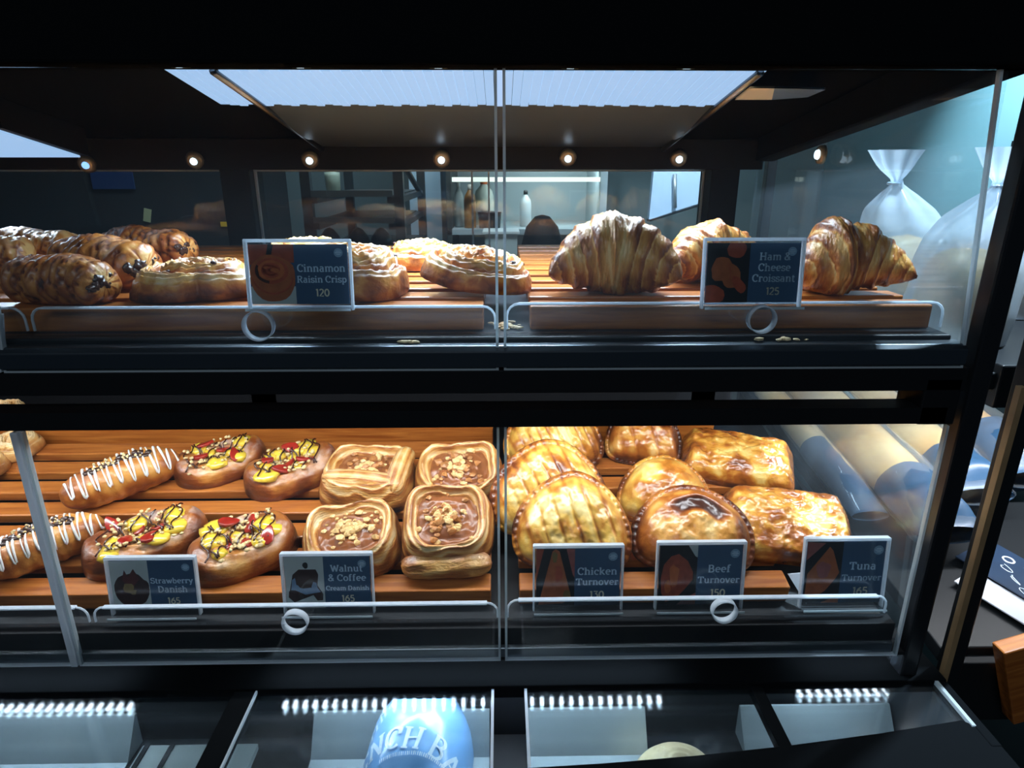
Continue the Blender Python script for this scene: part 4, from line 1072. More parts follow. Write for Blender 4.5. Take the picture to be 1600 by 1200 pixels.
# upper shelf, left: chocolate breads
fit(-60, 353, 140, 425)
choc_bread(40, 388, .19, .034, 'pale crackled chocolate bread at the back of the upper left end, behind the front roll', 1, R_(-12), (), .16)
fit(150, 350, 311, 415)
choc_bread(232, 384, .165, .032, 'red-brown chocolate bread at the back whose open dark end faces right', 2, R_(-14), (1,), -.08)
fit(70, 372, 256, 445)
choc_bread(165, 407, .155, .030, 'middle chocolate bread with a golden tip, between the front and back rolls', 3, R_(-26), (1,), .0)
fit(-25, 396, 175, 486)
choc_bread(78, 440, .150, .035, 'front chocolate bread at the upper left with two dark chocolate lumps at its tip', 4, R_(-12), (1,), -.02)
fit(-130, 372, 62, 440)
choc_bread(-45, 425, .12, .032, 'pale chocolate bread cut off by the left edge of the upper shelf', 5, R_(25), (), .12)
# cinnamon raisin crisps
fit(202, 396, 420, 478)
crisp(300, 440, .150, .040, 'long flat cinnamon crisp left of the cinnamon card, seen edge on', 11, R_(20), sq=.62, turns=2.6)
fit(445, 370, 640, 476)
crisp(545, 424, .150, .050, 'large cinnamon crisp ring just right of the cinnamon card', 12, R_(70), tip=R_(6), hollow=.55, turns=2.2, raisins=3)
fit(400, 370, 560, 425)
crisp(470, 386, .150, .046, 'cinnamon crisp hidden behind the cinnamon card, only its top edge above it', 13, 0)
fit(598, 371, 716, 424)
crisp(658, 396, .118, .042, 'pale cinnamon crisp at the back centre of the upper tray', 14, R_(40))
fit(656, 387, 831, 455)
crisp(746, 418, .135, .040, 'dark-sided cinnamon crisp at the right end of its tray, tilted towards the front', 15, R_(10), tip=R_(6), roll=R_(7), turns=3.4)
# croissants
fit(857, 331, 1067, 458)
croissant(962, 398, .150, 'large golden croissant in front at the left of the right-hand tray', R_(-10), 21, .050, .85, 1, peak=-.02)
fit(1040, 342, 1202, 440)
croissant(1122, 388, .150, 'croissant behind the ham and cheese card, its top showing over the card', R_(14), 22, .046, .8, 1)
fit(1240, 344, 1436, 455)
croissant(1335, 404, .165, 'dark shaded croissant right of the ham and cheese card with its tip pointing right', R_(-12), 23, .058, .5, 1, peak=-.40)
# lower shelf, far left buns
fit(-20, 672, 72, 722)
crisp(30, 698, .105, .042, 'sugared swirl bun at the back left end of the lower shelf', 31, 0, mname='bun', name='swirl_bun', cat='bun', group='swirl buns', raisins=0, low=True, turns=2.4)
fit(-82, 702, 18, 754)
crisp(-4, 732, .085, .040, 'small swirl bun cut by the left edge of the lower shelf', 32, 0, mname='bun', name='swirl_bun', cat='bun', group='swirl buns', raisins=0, low=True, turns=2.2)
fit(-40, 627, 54, 676)
crisp(8, 650, .100, .048, 'swirl bun furthest back, showing only in the slot between the beams at the left', 33, 0, mname='bun', name='swirl_bun', cat='bun', group='swirl buns', raisins=0, low=True, turns=2.2)
fit(92, 682, 284, 812)
iced_roll(190, 748, .185, .036, 'long roll with white icing zigzags at the back left of the lower tray', 41, R_(36))
fit(-40, 772, 166, 940)
iced_roll(62, 862, .185, .038, 'front iced roll with a dark chocolate centre behind the left acrylic seam', 42, R_(34))
fit(270, 672, 420, 772)
berry_danish(348, 722, .150, .096, 'strawberry danish at the back beside the iced roll, dark drizzle over custard', 51, R_(28))
fit(380, 684, 533, 790)
berry_danish(453, 735, .145, .096, 'strawberry danish with a large yellow custard spot, left of the walnut danishes at the back', 52, R_(30))
fit(126, 768, 330, 930)
berry_danish(232, 848, .165, .104, 'strawberry danish in front with red slices, partly behind the strawberry card', 53, R_(30))
fit(288, 782, 466, 944)
berry_danish(385, 862, .140, .104, 'strawberry danish with a bare sugared shoulder, between the strawberry and walnut cards', 54, R_(32))
fit(498, 695, 654, 802)
walnut_danish(577, 752, .132, 'walnut danish at the back left crossed by two pale dough bars', 61, R_(-6), R_(6), bars=True, asp=.76)
fit(648, 690, 787, 800)
walnut_danish(715, 748, .118, 'walnut danish at the back right beside the centre seam', 62, R_(4), R_(14), asp=.80)
fit(464, 792, 624, 944)
walnut_danish(546, 866, .130, 'walnut danish heaped with pale nuts just above the walnut card', 63, R_(14), R_(8), nuts='pale', asp=.84)
fit(620, 787, 773, 940)
walnut_danish(693, 858, .118, 'front walnut danish with a glossy brown cream centre and a folded front lip', 64, R_(2), R_(20), lipf=True, asp=.90)
# turnovers
CT, BT = 'chicken turnovers', 'beef turnovers'
fit(786, 622, 944, 745)
turnover(868, 706, .140, .100, .034, 'pale chicken turnover at the back left of the right tray', 71, 'chicken_turnover', R_(4), R_(42), group=CT, cuts=6)
fit(764, 698, 952, 828)
turnover(858, 782, .150, .120, .030, 'chicken turnover with a browned rim standing behind the front one', 72, 'chicken_turnover', R_(6), R_(52), tri=.4, group=CT, cuts=5)
fit(800, 742, 992, 920)
turnover(896, 836, .142, .118, .034, 'largest chicken turnover in front, slashed and golden, above its card', 73, 'chicken_turnover', R_(-6), R_(48), tri=.7, group=CT, cuts=4)
fit(944, 621, 1066, 748)
turnover(1003, 706, .118, .095, .032, 'beef turnover at the back with a swirled brown edge', 74, 'beef_turnover', R_(-12), R_(36), mname='turnover_dark', group=BT, cuts=2, split=True)
fit(962, 718, 1112, 822)
turnover(1040, 776, .128, .105, .036, 'smooth yellow beef turnover in the middle of the right tray', 75, 'beef_turnover', R_(-14), R_(34), tri=.3, group=BT, cuts=0)
fit(994, 804, 1200, 934)
turnover(1098, 872, .150, .108, .032, 'beef turnover with a dark open seam behind its card', 76, 'beef_turnover', R_(-8), R_(40), mname='turnover_dark', group=BT, cuts=0, split=True)
fit(1062, 668, 1242, 774)
slab(1152, 722, .165, .100, .036, 'rectangular tuna turnover at the back right, flaky and brown', 81, R_(-16), R_(8))
fit(1126, 766, 1336, 884)
slab(1236, 824, .150, .100, .034, 'rectangular tuna turnover at the front right above the tuna card', 82, R_(-10), R_(14))
# crumbs on the shelf
random.seed(3)
def crumbs(label, cx, cy, zc, n, sx, sy, rmax=.0035):
    b = MB()
    for i in range(n):
        r = random.uniform(.001, rmax)
        b.blob((cx + random.gauss(0, sx), cy + max(-.012, random.gauss(0, sy)), zc + r * .75), (r * 1.5, r, r * .6), i, .6)
    o = b.build('pastry_crumbs', M['crumb'])
    return tag(o, label, 'crumbs', kind='stuff')
crumbs('pale flaky crumbs on the black shelf in the gap between the upper trays', .005, .655, Z(-.160), 26, .007, .010)
crumbs('crumbs lying on the upper shelf nose at the right', .292, .612, Z(-.1650), 10, .010, .001)
o = MB()
for i in range(5): o.blob((-.098 + .0035 * i, .611, Z(-.1652) + .0018), (.0045, .003, .0016), i, .6)
tag(o.build('pastry_flake', M['crumb'], None, True), 'single curled flake of pastry on the upper shelf nose left of centre', 'crumb')

# ------------------------------------------------------------------ loaf bag under the glass deck
M['bag_blue'] = mat('blue_bag_film', (.22, .45, .80), .3, coat=.3, noise_amt=.12, nscale=12)
M['bag_print'] = mat('white_bag_print', (.75, .85, .95), .4)
def deck_pillow(name, label):
    c = at_z(648, 1150, -.640)
    t = thing(name, label, 'bread bag', (c.x, c.y + .007, PZ + .0075), Matrix.Rotation(R_(-3), 4, 'Z'))
    hw, hl, hh = .066, .098, .090
    def surf(u, v, off=0.0):
        """u across, v along (+ away from the viewer), both -1..1"""
        wf = 1 - .34 * sstep(.30, 1.0, v) - .10 * sstep(.5, 1, -v)
        x = hw * wf * u; y = hl * v
        z = hh * max(0, 1 - abs(u) ** 2.6) ** .5 * max(0, 1 - abs(v) ** 4) ** .5
        z += .0022 * noise.noise(Vector((x * 60, y * 40, 3))) * (1 - u * u)
        return Vector((x, y, z * .93 + off))
    NU, NV = 48, 44
    vs = [surf(-1 + 2 * i / NU, -1 + 2 * j / NV) for j in range(NV + 1) for i in range(NU + 1)]
    vs += [Vector((v.x, v.y, 0)) for v in vs[:]]
    n0 = (NU + 1) * (NV + 1); fs = []
    for j in range(NV):
        for i in range(NU):
            a = j * (NU + 1) + i
            fs.append([a, a + 1, a + NU + 2, a + NU + 1]); fs.append([n0 + a, n0 + a + NU + 1, n0 + a + NU + 2, n0 + a + 1])
    mesh_obj('loaf_bag', vs, fs, M['bag_blue'], t, True)
    def wrap(s, y, off=.0011):
        a = clamp(s / (hw * 1.0), -PI / 2, PI / 2)
        return surf(math.sin(a) * .995, clamp(y / hl, -1, 1), off)
    def arch(rad, cx, cy, asc=1.0):
        return lambda a, b: wrap(cx + .74 * (rad + b) * math.sin(a / rad), cy + (rad + b) * math.cos(.74 * a / rad) - rad)
    mb = MB()
    text_mesh(mb, 'THE', .0170, lambda a, b: wrap(-.052 + a * .62 - b * .40, .012 + b * .8 + a * .8), 1.8, .7, sub=1.0)
    text_mesh(mb, 'FRENCH BAK', .0300, arch(.135, -.014, -.034), 1.9, .8, track=.2, sub=1.0)
    mb.build('shop_lettering', M['bag_print'], t)
    # small line under the arch, ring of the badge, wavy flour marks
    mb = MB()
    A2 = arch(.125, .004, -.0425)
    for k in range(34):                              # line of fine print, read as ticks at this size
        a = -.052 + .104 * k / 33
        w2 = .0012 + .0008 * ((k * 7) % 3) / 2
        mb.add([A2(a, 0), A2(a + w2, 0), A2(a + w2, .0046), A2(a, .0046)], [[0, 1, 2, 3]])
    for rr in (.0235, .0205):
        ring = []
        for k in range(40):
            q = 2 * PI * k / 40
            ring.append((q, rr))
        inn = [surf(clamp((.020 + (rr - .0009) * math.cos(q)) / hw, -1, 1), clamp((-.086 + (rr - .0009) * math.sin(q)) / hl, -1, 1), .0006) for q, _ in ring]
        ou = [surf(clamp((.020 + rr * math.cos(q)) / hw, -1, 1), clamp((-.086 + rr * math.sin(q)) / hl, -1, 1), .0006) for q, _ in ring]
        mb.add(inn + ou, [[k, (k + 1) % 40, 40 + (k + 1) % 40, 40 + k] for k in range(40)])
    mb.build('badge_print', M['bag_print'], t)
    mb = MB()
    pts = [(-.048, .044), (-.052, .036), (-.049, .030), (-.043, .030), (-.038, .036), (-.034, .046), (-.033, .054)]
    mb.tube([surf(a / hw, b / hl, .0005) for a, b in pts], .0007, 6)
    pts = [(.020, .064), (.032, .061), (.041, .062), (.046, .050), (.044, .044)]
    mb.tube([surf(a / hw, b / hl, .0005) for a, b in pts], .0006, 6)
    mb.build('wavy_outline_print', M['bag_print'], t)
    return t
deck_pillow('bread_bag', 'light blue printed bread bag lying under the glass deck')
FIT = None
# disc loaf under the deck
M['pale_loaf'] = mat('floured_loaf', (.72, .55, .32), .5, noise_amt=.35, nscale=70, bump=.6)
c = at_z(1062, 1196, -.665)
t = thing('round_loaf', 'round floured loaf under the glass deck right of the blue bag', 'bread', (c.x, c.y - .004, PZ + .0065))
dome('body', M['pale_loaf'], t, lambda q: .058 * (1 + .02 * math.sin(3 * q)), lambda rr, q, x, y: .060 * max(0, 1 - rr ** 2.6) ** .6 + .002 * math.sin(rr * 40) * (1 - rr), lambda *a: 0, 24, 60)

# ------------------------------------------------------------------ bread rack beside the case
M['tan_crust'] = crust('baguette_crust', [(0.0, (.88, .68, .36)), (.35, (.74, .46, .17)), (.65, (.52, .24, .06)), (1.0, (.25, .09, .02))], 9, (1, 1, 1), .7, rough=.5, coat=.0, bump=.2)
M['blue_paper'] = mat('blue_paper_sleeve', (.020, .058, .115), .4, coat=.1, noise_amt=.3, nscale=14, bump=.3)
M['plastic'] = glass('clear_plastic_film', (.90, .93, .95), refl=2.2, haze=.10, hcol=(.75, .85, .95), rough=.12)
M['milky'] = glass('milky_plastic_film', (.78, .84, .88), refl=2.5, haze=.55, hcol=(.75, .87, 1.0), rough=.15)
M['rack'] = mat('rack_black_frame', (.010, .012, .014), .4, spec=.3)
M['gilt'] = mat('rack_wood_edge', (.34, .22, .11), .35, noise_amt=.3, nscale=40)
rk = thing('bread_rack', 'black framed bread rack with wood-edged posts standing right of the case', 'rack', (.75, 1.0, 0))
def rpart(name, mb, m, bevel=.0):
    o = mb.build(name, m, rk, False, bevel); o.location = (-.75, -1.0, 0); return o
rpart('post', MB().box(.527, .545, .600, .618, 0.0, Z(.45)), M['rack'], .002)
for x in (.5205,):
    rpart('post_edge', MB().box(x, x + .0065, .596, .604, Z(-.60), Z(-.21)), M['gilt'])
rpart('post', MB().box(1.06, 1.08, .74, .76, 0.0, Z(.45)), M['rack'], .002)
rpart('post', MB().box(.55, .57, 1.38, 1.40, 0.0, Z(.05)), M['rack'], .002)
rpart('post', MB().box(1.06, 1.08, 1.38, 1.40, 0.0, Z(.05)), M['rack'], .002)
rpart('upper_shelf', MB().box(.537, 1.08, .66, 1.40, Z(-.235), Z(-.215)).box(.545, 1.08, .655, .67, Z(-.255), Z(-.205)), M['rack'], .002)
rpart('fill_light_bar', MB().box(.575, 1.03, .77, .79, Z(-.258), Z(-.236)), M['rack'], .001)  # made-up casing for the added light over the baguettes
rpart('sloped_shelf', MB().prism([(.63, Z(-.58)), (.63, Z(-.56)), (1.40, Z(-.455)), (1.40, Z(-.475))], 'x', .537, 1.08), M['rack'], .002)
rpart('front_rail', MB().box(.545, 1.08, .615, .630, Z(-.66), Z(-.57)), M['rack'], .002)
rpart('bottom_shelf', MB().box(.545, 1.08, .62, 1.40, Z(-.86), Z(-.84)), M['rack'], .002)
def shelf_z(Y): return -.56 + (Y - .63) * (.105 / .77)
def baguette(X, y0, y1, ys, r, label, yaw=0.0, seed=0, dz=0.0, sleeve=True):
    sl = math.atan(.105 / .77)
    n_ = math.cos(sl)
    t = thing('bagged_baguette', label, 'baguette', (X, y0, Z(shelf_z(y0) + .0085 + dz)), Matrix.Rotation(yaw, 4, 'Z') @ Matrix.Rotation(sl, 4, 'X'), 'bagged baguettes on the rack')
    L_ = (y1 - y0)
    path = lambda s: Vector((.006 * math.sin(s * 3 + seed), L_ * (.10 + .90 * s), r * 1.02 + .002))
    lg = log('bread', M['tan_crust'], t, path, lambda s, q: r * (max(0, 1 - abs(2 * s - 1) ** 7) ** .5 * (1 + .05 * fbm((s * 4, math.cos(q), math.sin(q)), 1.5, seed, 2))) + .0006,
        lambda s, q, p: .26 + .30 * fbm(p, 9, seed, 2) + .1 * math.sin(s * 22), 60, 36, None)
    if sleeve:
        R2 = r * 1.13; f = (ys - y0) / L_
        def cr(s, q): return 1 + .05 * noise.noise(Vector((s * 9, math.cos(q) * 2 + seed, math.sin(q) * 2)))
        vs, fs = [], []; ns, nt = 20, 28
        for i in range(ns + 1):
            s = i / ns
            fl = 1.0 if s > .3 else .35 + .65 * sstep(0, .3, s)
            for k in range(nt):
                q = 2 * PI * k / nt
                vs.append((R2 * math.cos(q) * cr(s, q) * (1 + .15 * (1 - fl)), L_ * (.0 + f * s), r * 1.02 + .002 + R2 * .98 * math.sin(q) * cr(s, q) * fl))
        for i in range(ns):
            for k in range(nt): fs.append([i * nt + k, i * nt + (k + 1) % nt, (i + 1) * nt + (k + 1) % nt, (i + 1) * nt + k])
        mesh_obj('paper_sleeve', vs, fs, M['blue_paper'], t, True)
    R3 = r * 1.24
    vs, fs = [], []; ns, nt = 26, 24
    for i in range(ns + 1):
        s = i / ns
        for k in range(nt):
            q = 2 * PI * k / nt
            c_ = 1 + .09 * noise.noise(Vector((s * 8, math.cos(q) * 2.4 + seed, math.sin(q) * 2.4)))
            vs.append((R3 * math.cos(q) * c_, L_ * (.0 + 1.02 * s), r * 1.02 + .005 + R3 * .92 * math.sin(q) * c_ * (1 if s > .2 else .4 + 3 * s)))
    for i in range(ns):
        for k in range(nt): fs.append([i * nt + k, i * nt + (k + 1) % nt, (i + 1) * nt + (k + 1) % nt, (i + 1) * nt + k])
    mesh_obj('plastic_sleeve', vs, fs, M['plastic'], t, True)
    return t
baguette(.553, .84, 1.34, 1.03, .023, 'slim blue-sleeved baguette nearest the end glass, partly behind the tuna turnovers', 0, 1)
baguette(.630, .775, 1.36, .895, .040, 'long tan baguette in clear film, second from the end glass', R_(.5), 2)
baguette(.730, .86, 1.37, .95, .041, 'long tan baguette in clear film, third from the end glass', R_(.5), 3)
baguette(.842, .90, 1.37, 1.02, .043, 'baguette furthest from the end glass on the rack', R_(.5), 4)
# standing bread bags on the upper rack shelf
def bread_bag(X, Y, wd, h, label, seed, neck):
    t = thing('plastic_bread_bag', label, 'bread bag', (X, Y, Z(-.215)), None, 'milky bread bags on the rack')
    dome('loaf', M['tan_crust'], t, superR(wd * .42, wd * .34, 3), lambda rr, q, x, y: h * .48 * max(0, 1 - rr ** 5) ** .5 + .004 * fbm((x, y, 0), 30, seed), lambda rr, q, x, y, z: .35 + .25 * fbm((x, y, z), 20, seed, 2), 26, 60, base=.0018).location = (0, 0, .004)
    prof = [(.50, .0), (.54, .15), (.53, .40), (.46, .55), (.34, .66), (.15, .76), (.06, .80), (.05, .83), (.16, .90), (.26, 1.0)]
    vs, fs = [], []; nt = 48; NP = 36
    def pf(g):
        for (r0, z0), (r1, z1) in zip(prof, prof[1:]):
            if g <= z1: return r0 + (r1 - r0) * (g - z0) / (z1 - z0)
        return prof[-1][0]
    for i in range(NP + 1):
        g = i / NP; r = pf(g) * wd
        for k in range(nt):
            q = 2 * PI * k / nt
            fold = 1 + .16 * math.sin(q * 7 + seed) * sstep(.45, .8, g) + .08 * noise.noise(Vector((math.cos(q) * 2, math.sin(q) * 2, g * 5 + seed)))
            vs.append((r * math.cos(q) * fold + neck * wd * sstep(.4, 1, g), r * .78 * math.sin(q) * fold, h * g + .0015))
    for i in range(NP):
        for k in range(nt): fs.append([i * nt + k, i * nt + (k + 1) % nt, (i + 1) * nt + (k + 1) % nt, (i + 1) * nt + k])
    mesh_obj('plastic_film', vs, fs, M['milky'], t, True)
    MB().tube([(neck * wd * .92 + .055 * wd * math.cos(a * PI / 8), .05 * wd * math.sin(a * PI / 8), h * .815) for a in range(16)], .0022, 6, closed=True).build('tie', M['letter'], t, True)
    return t
bread_bag(.590, .945, .130, .235, 'milky plastic bread bag standing behind the end glass beside the dark croissant', 1, -.25)
bread_bag(.588, .800, .125, .235, 'milky plastic bread bag nearest the corner post', 2, .15)
bread_bag(.780, .960, .140, .235, 'milky plastic bread bag deeper on the rack shelf', 3, .1)
# leaflets and board at the rack foot
M['navy'] = mat('navy_leaflet', (.015, .035, .075), .35, noise_amt=.4, nscale=25)
M['white_paper'] = mat('white_leaflet', (.62, .66, .72), .5)
def leaflet(name, label, px, py, Y, wd, ln, rz, tilt, m, doodle=False):
    p = at_y(px, py, Y); p.z = Z(shelf_z(Y)) + .006
    t = thing(name, label, 'leaflet', p, Matrix.Rotation(rz, 4, 'Z') @ Matrix.Rotation(tilt, 4, 'X'), None)
    MB().box(-wd / 2, wd / 2, -ln / 2, ln / 2, -.0008, .0008).build('sheet', m, t)
    if doodle:
        mb = MB()
        for k in range(5):
            mb.tube([(wd * (-.36 + .17 * k) + .006 * math.cos(a), ln * (-.15 + .14 * (k % 3)) + .008 * math.sin(a * 1.3 + k), .0012) for a in [x_ * .5 for x_ in range(11)]], .0006, 5)
        mb.tube([(.22 * wd + .007 * math.cos(a), .2 * ln + .007 * math.sin(a), .0012) for a in [x_ * PI / 8 for x_ in range(16)]], .0014, 5, closed=True)
        mb.build('white_drawing', M['bag_print'], t)
    return t
leaflet('leaflet', 'navy leaflet with white line drawings at the lower right edge beside the rack post', 1594, 905, .742, .090, .13, R_(28), math.atan(.105 / .77), M['navy'], True)
leaflet('leaflet', 'plain white leaflet lying against the navy one at the rack post', 1556, 948, .705, .050, .09, R_(30), math.atan(.105 / .77), M['white_paper'])
p = at_y(1588, 1045, .60)
t = thing('wooden_board', 'orange wooden board leaning at the lower right corner of the picture', 'board', p, Matrix.Rotation(R_(-20), 4, 'Y'))
MB().box(-.018, .06, -.01, .01, -.075, .04).build('plank', M['wood'], t, False, .002)

# ------------------------------------------------------------------ kitchen seen through the rear windows
M['trolley'] = mat('trolley_steel', (.10, .115, .12), .4, .8)
M['tray_metal'] = mat('baking_tray_metal', (.16, .16, .15), .45, .6)
M['fridge'] = mat('fridge_steel', (.55, .74, .95), .4, .1, noise_amt=.25, nscale=3)
M['cab'] = mat('cabinet_panel', (.42, .50, .52), .5)
M['cab_dark'] = mat('cabinet_dark_edge', (.06, .065, .06), .5)
M['tube'] = mat('cabinet_light', (.9, .9, .8), .5, emit=(.85, .9, .75), es=1.1)
def px_box(mb, x0, y0, x1, y1, Y, d):
    a, b = at_y(x0, y0, Y), at_y(x1, y1, Y)
    return mb.box(a.x, b.x, Y, Y + d, b.z, a.z)
ty = 1.95
a, b = at_y(470, 300, ty), at_y(615, 300, ty)
trol = thing('tray_trolley', 'dark steel tray trolley behind the left half of the rear window', 'trolley', (a.x, ty, 0))
def tpart(n, mb, m):
    o = mb.build(n, m, trol); o.location = (-a.x, -ty, 0); return o
for x in (a.x, b.x):
    for y in (ty, ty + .55):
        tpart('post', MB().box(x, x + .028, y, y + .028, 0, Z(.05)), M['trolley'])
for z in (-.075, -.150, -.24, -.33):
    tpart('rail', MB().box(b.x - .02, b.x + .02, ty, ty + .57, Z(z - .028), Z(z - .010)), M['trolley'])
    tpart('rail', MB().box(a.x, a.x + .045, ty, ty + .57, Z(z - .028), Z(z - .010)), M['trolley'])
tpart('brace', MB().tube([(b.x + .014, ty + .03, Z(.03)), (b.x + .014, ty + .55, Z(-.10))], .009, 6), M['trolley'])
for i, (z, lab) in enumerate(((-.075, 'topmost dark baking tray in the trolley'), (-.150, 'middle dark baking tray in the trolley'), (-.24, 'lowest baking tray of the trolley in sight'))):
    mb = MB().box(a.x + .030, b.x - .003, ty - .005, ty + .53, Z(z - .0095), Z(z - .006)).box(a.x + .030, b.x - .003, ty - .006, ty - .002, Z(z - .0095), Z(z + .008))
    tag(mb.build('baking_tray', M['tray_metal']), lab, 'baking tray', 'baking trays in the trolley')
p = at_y(520, 285, ty + .2)
tag(MB().lathe([(.022, 0), (.024, .05), (.024, .062), (.005, .064)], 18).build('canister', mat('pale_canister', (.55, .62, .48), .5), None, True), 'pale canister on the topmost tray of the trolley', 'canister').location = (p.x, ty + .2, Z(-.0808))
for k, px in enumerate((515, 560, 596)):
    p = at_y(px, 366, ty + .2)
    o = tag(MB().lathe([(.040, 0), (.034, .025), (.015, .05), (.004, .056)], 16).build('dark_loaf', M['choc'], None, True), ('left dark pointed loaf on the lowest trolley tray', 'middle dark pointed loaf on the lowest trolley tray', 'right dark pointed loaf on the lowest trolley tray')[k], 'bread', 'dark loaves in the trolley')
    o.location = (p.x, ty + .2, Z(-.2458))
# fridge
f0, f1 = at_y(640, 300, 2.7), at_y(697, 300, 2.7)
fr_ = thing('refrigerator', 'pale blue steel refrigerator between the trolley and the wall cabinet', 'refrigerator', (f0.x, 2.7, 0))
MB().box(0, f1.x - f0.x - .02, .02, .29, .08, Z(.25)).build('body', M['fridge'], fr_)
MB().box(0, f1.x - f0.x - .02, -.01, .018, .1, Z(.25)).build('door', M['fridge'], fr_)
MB().box(.0, .12, .05, .25, 0, .08).build('foot', M['trolley'], fr_)
# wall cabinet
cy = 2.45
c0, c1 = at_y(696, 268, cy), at_y(946, 358, cy)
cab = thing('wall_cabinet', 'open lit kitchen cabinet holding bottles in the middle of the rear window', 'cabinet', (c0.x, cy, 0))
def kpart(n, mb, m):
    o = mb.build(n, m, cab); o.location = (-c0.x, -cy, 0); return o
kpart('side_panel', MB().box(c0.x, c0.x + .018, cy, cy + .4, Z(-.6), Z(.10)), M['cab_dark'])
kpart('side_panel', MB().box(c1.x - .025, c1.x, cy, cy + .4, Z(-.6), Z(.10)), M['cab'])
kpart('back_panel', MB().box(c0.x, c1.x, cy + .4, cy + .42, Z(-.6), Z(.10)), M['cab'])
kpart('top_panel', MB().box(c0.x, c1.x, cy, cy + .42, Z(.02), Z(.10)), M['cab'])
sz = c1.z
kpart('shelf_board', MB().box(c0.x, c1.x, cy, cy + .4, sz - .02, sz), M['cab'])
kpart('plinth', MB().box(c0.x, c1.x, cy + .05, cy + .4, 0, sz - .25), M['cab_dark'])
l0, l1 = at_y(706, 277, cy - .02), at_y(938, 284, cy - .02)
kpart('light_bar', MB().box(l0.x, l1.x, cy - .02, cy - .002, l1.z, l0.z), M['tube'])
area('cabinet_light', ((c0.x + c1.x) / 2 + .1, cy + .06, Z(-.01)), ((c0.x + c1.x) / 2 + .1, cy + .3, Z(-.2)), .30, .05, .9, (.80, .95, 1.0))
def bottle(px, w_px, y0, y1, name, label, col, cap, prof=None, dy=.1, trans=False):
    Y = cy + dy
    b0, t0 = at_y(px, y1, Y), at_y(px, y0, Y)
    zb = sz + .0006
    h = t0.z - zb; r = w_px / 2 * (Y / ray(px, 320).y) / F
    o = thing(name, label, 'bottle', (b0.x, Y, zb), None, 'bottles in the kitchen cabinet')
    prof = prof or [(.95, 0), (1, .03), (1, .62), (.85, .74), (.35, .86), (.32, .88)]
    MB().lathe([(q * r, g * h) for q, g in prof], 20).build('body', mat(name + '_body', col, .3, coat=.3), o, True)
    MB().lathe([(prof[-1][0] * r * 1.15, prof[-1][1] * h), (prof[-1][0] * r * 1.15, h * .97), (prof[-1][0] * r * .8, h)], 14).build('cap', mat(name + '_cap', cap, .4), o, True)
    return o
bottle(718, 15, 284, 356, 'clear_jug', 'greyish clear jug at the left end of the cabinet shelf', (.40, .45, .43), (.6, .62, .6))
bottle(735, 19, 288, 356, 'amber_bottle', 'amber syrup bottle next to the clear jug', (.30, .12, .02), (.75, .72, .65), dy=.06)
bottle(757, 30, 279, 356, 'white_jug', 'white jug with an orange cap on the cabinet shelf', (.62, .66, .58), (.75, .16, .03), dy=.2)
bottle(821, 18, 297, 357, 'spray_bottle', 'white spray bottle with a black cap right of the seam', (.55, .63, .65), (.02, .02, .02), dy=.12)
t = thing('black_tub', 'black tub on the cabinet shelf under the white jug', 'tub', (at_y(765, 350, cy + .04).x, cy + .06, sz + .0006))
MB().lathe([(.040, 0), (.045, .055), (.047, .058), (.04, .06)], 20).build('body', M['black'], t, True)
q = at_y(783, 375, 2.2)
t = thing('white_container', 'white lidded container at the seam below the cabinet', 'container', (q.x, 2.2, Z(-.42)))
MB().box(-.055, .055, 0, .1, 0, at_y(783, 366, 2.2).z - Z(-.42)).build('body', mat('white_plastic', (.6, .68, .66), .4), t, False, .004)
MB().box(-.062, .062, -.008, .108, at_y(783, 366, 2.2).z - Z(-.42), at_y(783, 361, 2.2).z - Z(-.42)).build('lid', mat('white_lid', (.85, .9, .88), .4), t, False, .002)
tb = thing('kitchen_counter', 'dark kitchen counter behind the rear windows', 'counter', (.1, 2.1, 0))
MB().box(-.75, .85, -.02, .3, Z(-.46), Z(-.4203)).build('worktop', M['dark_steel'], tb)
MB().box(-.72, .82, 0, .28, .0, Z(-.4602)).build('base', M['cab_dark'], tb)
q = at_y(848, 370, 2.2)
t = thing('domed_lid', 'black domed lid behind the front croissant', 'lid', (q.x, 2.24, Z(-.42)))
hh = at_y(848, 337, 2.2).z - Z(-.42)
MB().lathe([(.075, 0), (.078, hh * .3), (.072, hh * .6), (.055, hh * .85), (.025, hh * .98), (.004, hh)], 28).build('dome', M['black_matte'], t, True)
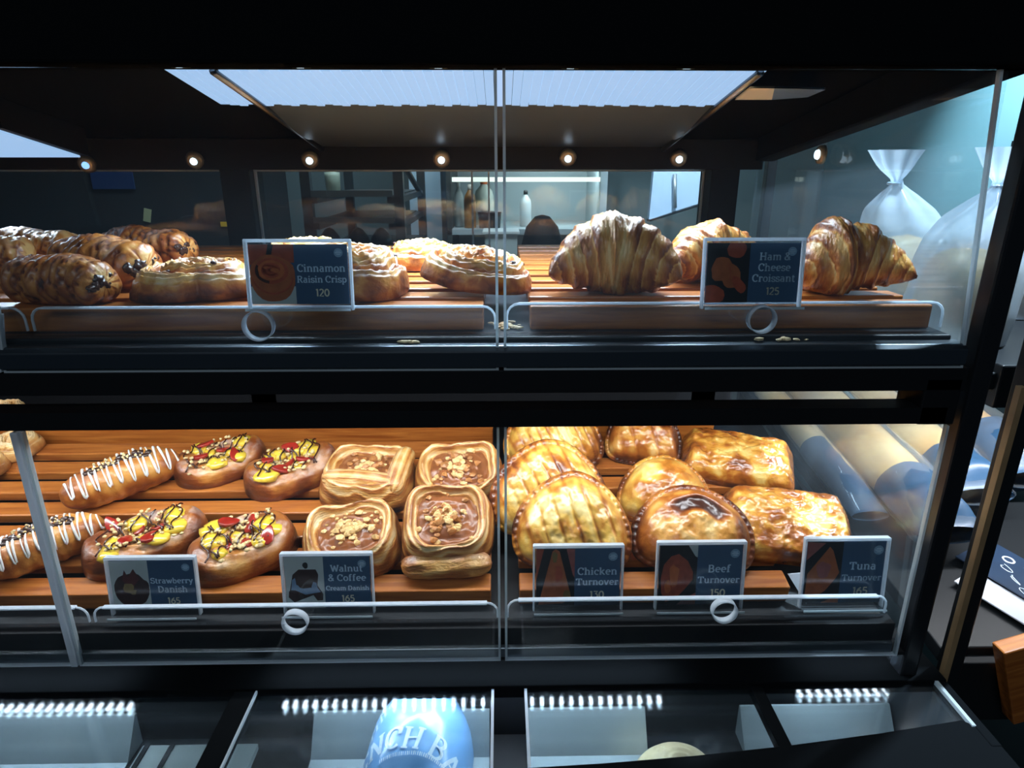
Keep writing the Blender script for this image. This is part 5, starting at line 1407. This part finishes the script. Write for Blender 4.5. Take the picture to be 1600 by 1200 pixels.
# bright steel hood panel
hy = 2.35
h4 = [at_y(px, py, hy) for px, py in ((1022, 262), (1100, 262), (1092, 318), (1014, 343))]
hd = thing('hood_panel', 'bright blue-white slanted steel panel at the right of the rear window', 'panel', h4[0])
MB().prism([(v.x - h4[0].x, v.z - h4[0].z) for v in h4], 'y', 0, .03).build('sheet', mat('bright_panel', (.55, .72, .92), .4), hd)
for dx in (.02, .14):
    MB().tube([(dx, .015, -.01), (dx, .015, 2.9 - h4[0].z)], .006, 8).build('hanger', M['steel'], hd, True)
e4 = [at_y(px, py, hy) for px, py in ((1014, 343), (1118, 311), (1118, 313.5), (1014, 346))]
MB().prism([(v.x - h4[0].x, v.z - h4[0].z) for v in e4], 'y', -.012, .04).build('rim', M['dark_steel'], hd)
m0, m1 = at_y(1055, 272, hy - .02), at_y(1055, 325, hy - .02)
MB().tube([(m0.x - h4[0].x, -.015, m0.z - h4[0].z), (m1.x - h4[0].x, -.015, m1.z - h4[0].z)], .007, 8).build('handle', M['steel'], hd, True)
spot('panel_fill_spot', (h4[0].x + .05, 1.75, Z(.45)), (h4[0].x + .08, hy, Z(-.05)), 34.0, (.7, .86, 1.0), 40)  # added spot that only brightens the hood panel
# left: dark dining-side wall with a poster and notes
p = at_y(172, 281, 2.28)
t = thing('poster', 'dim blue poster on the dark wall seen through the left rear window', 'poster', (p.x, 2.292, p.z))
MB().box(-.07, .07, 0, .006, -.03, .06).build('sheet', mat('blue_poster', (.015, .05, .16), .4), t)
p = at_y(226, 337, 2.28)
t = thing('paper_note', 'pale paper note hanging on the dark wall left of the tag', 'note', (p.x, 2.296, p.z), Matrix.Rotation(R_(14), 4, 'Y'))
MB().box(-.012, .012, 0, .003, -.022, .022).build('sheet', mat('note_paper', (.60, .62, .35), .5), t)
p = at_y(347, 351, 2.28)
t = thing('yellow_tag', 'small yellow tag on the dark wall', 'tag', (p.x, 2.296, p.z))
MB().box(-.012, .012, 0, .003, -.008, .008).build('sheet', mat('tag_paper', (.85, .55, .03), .5), t)
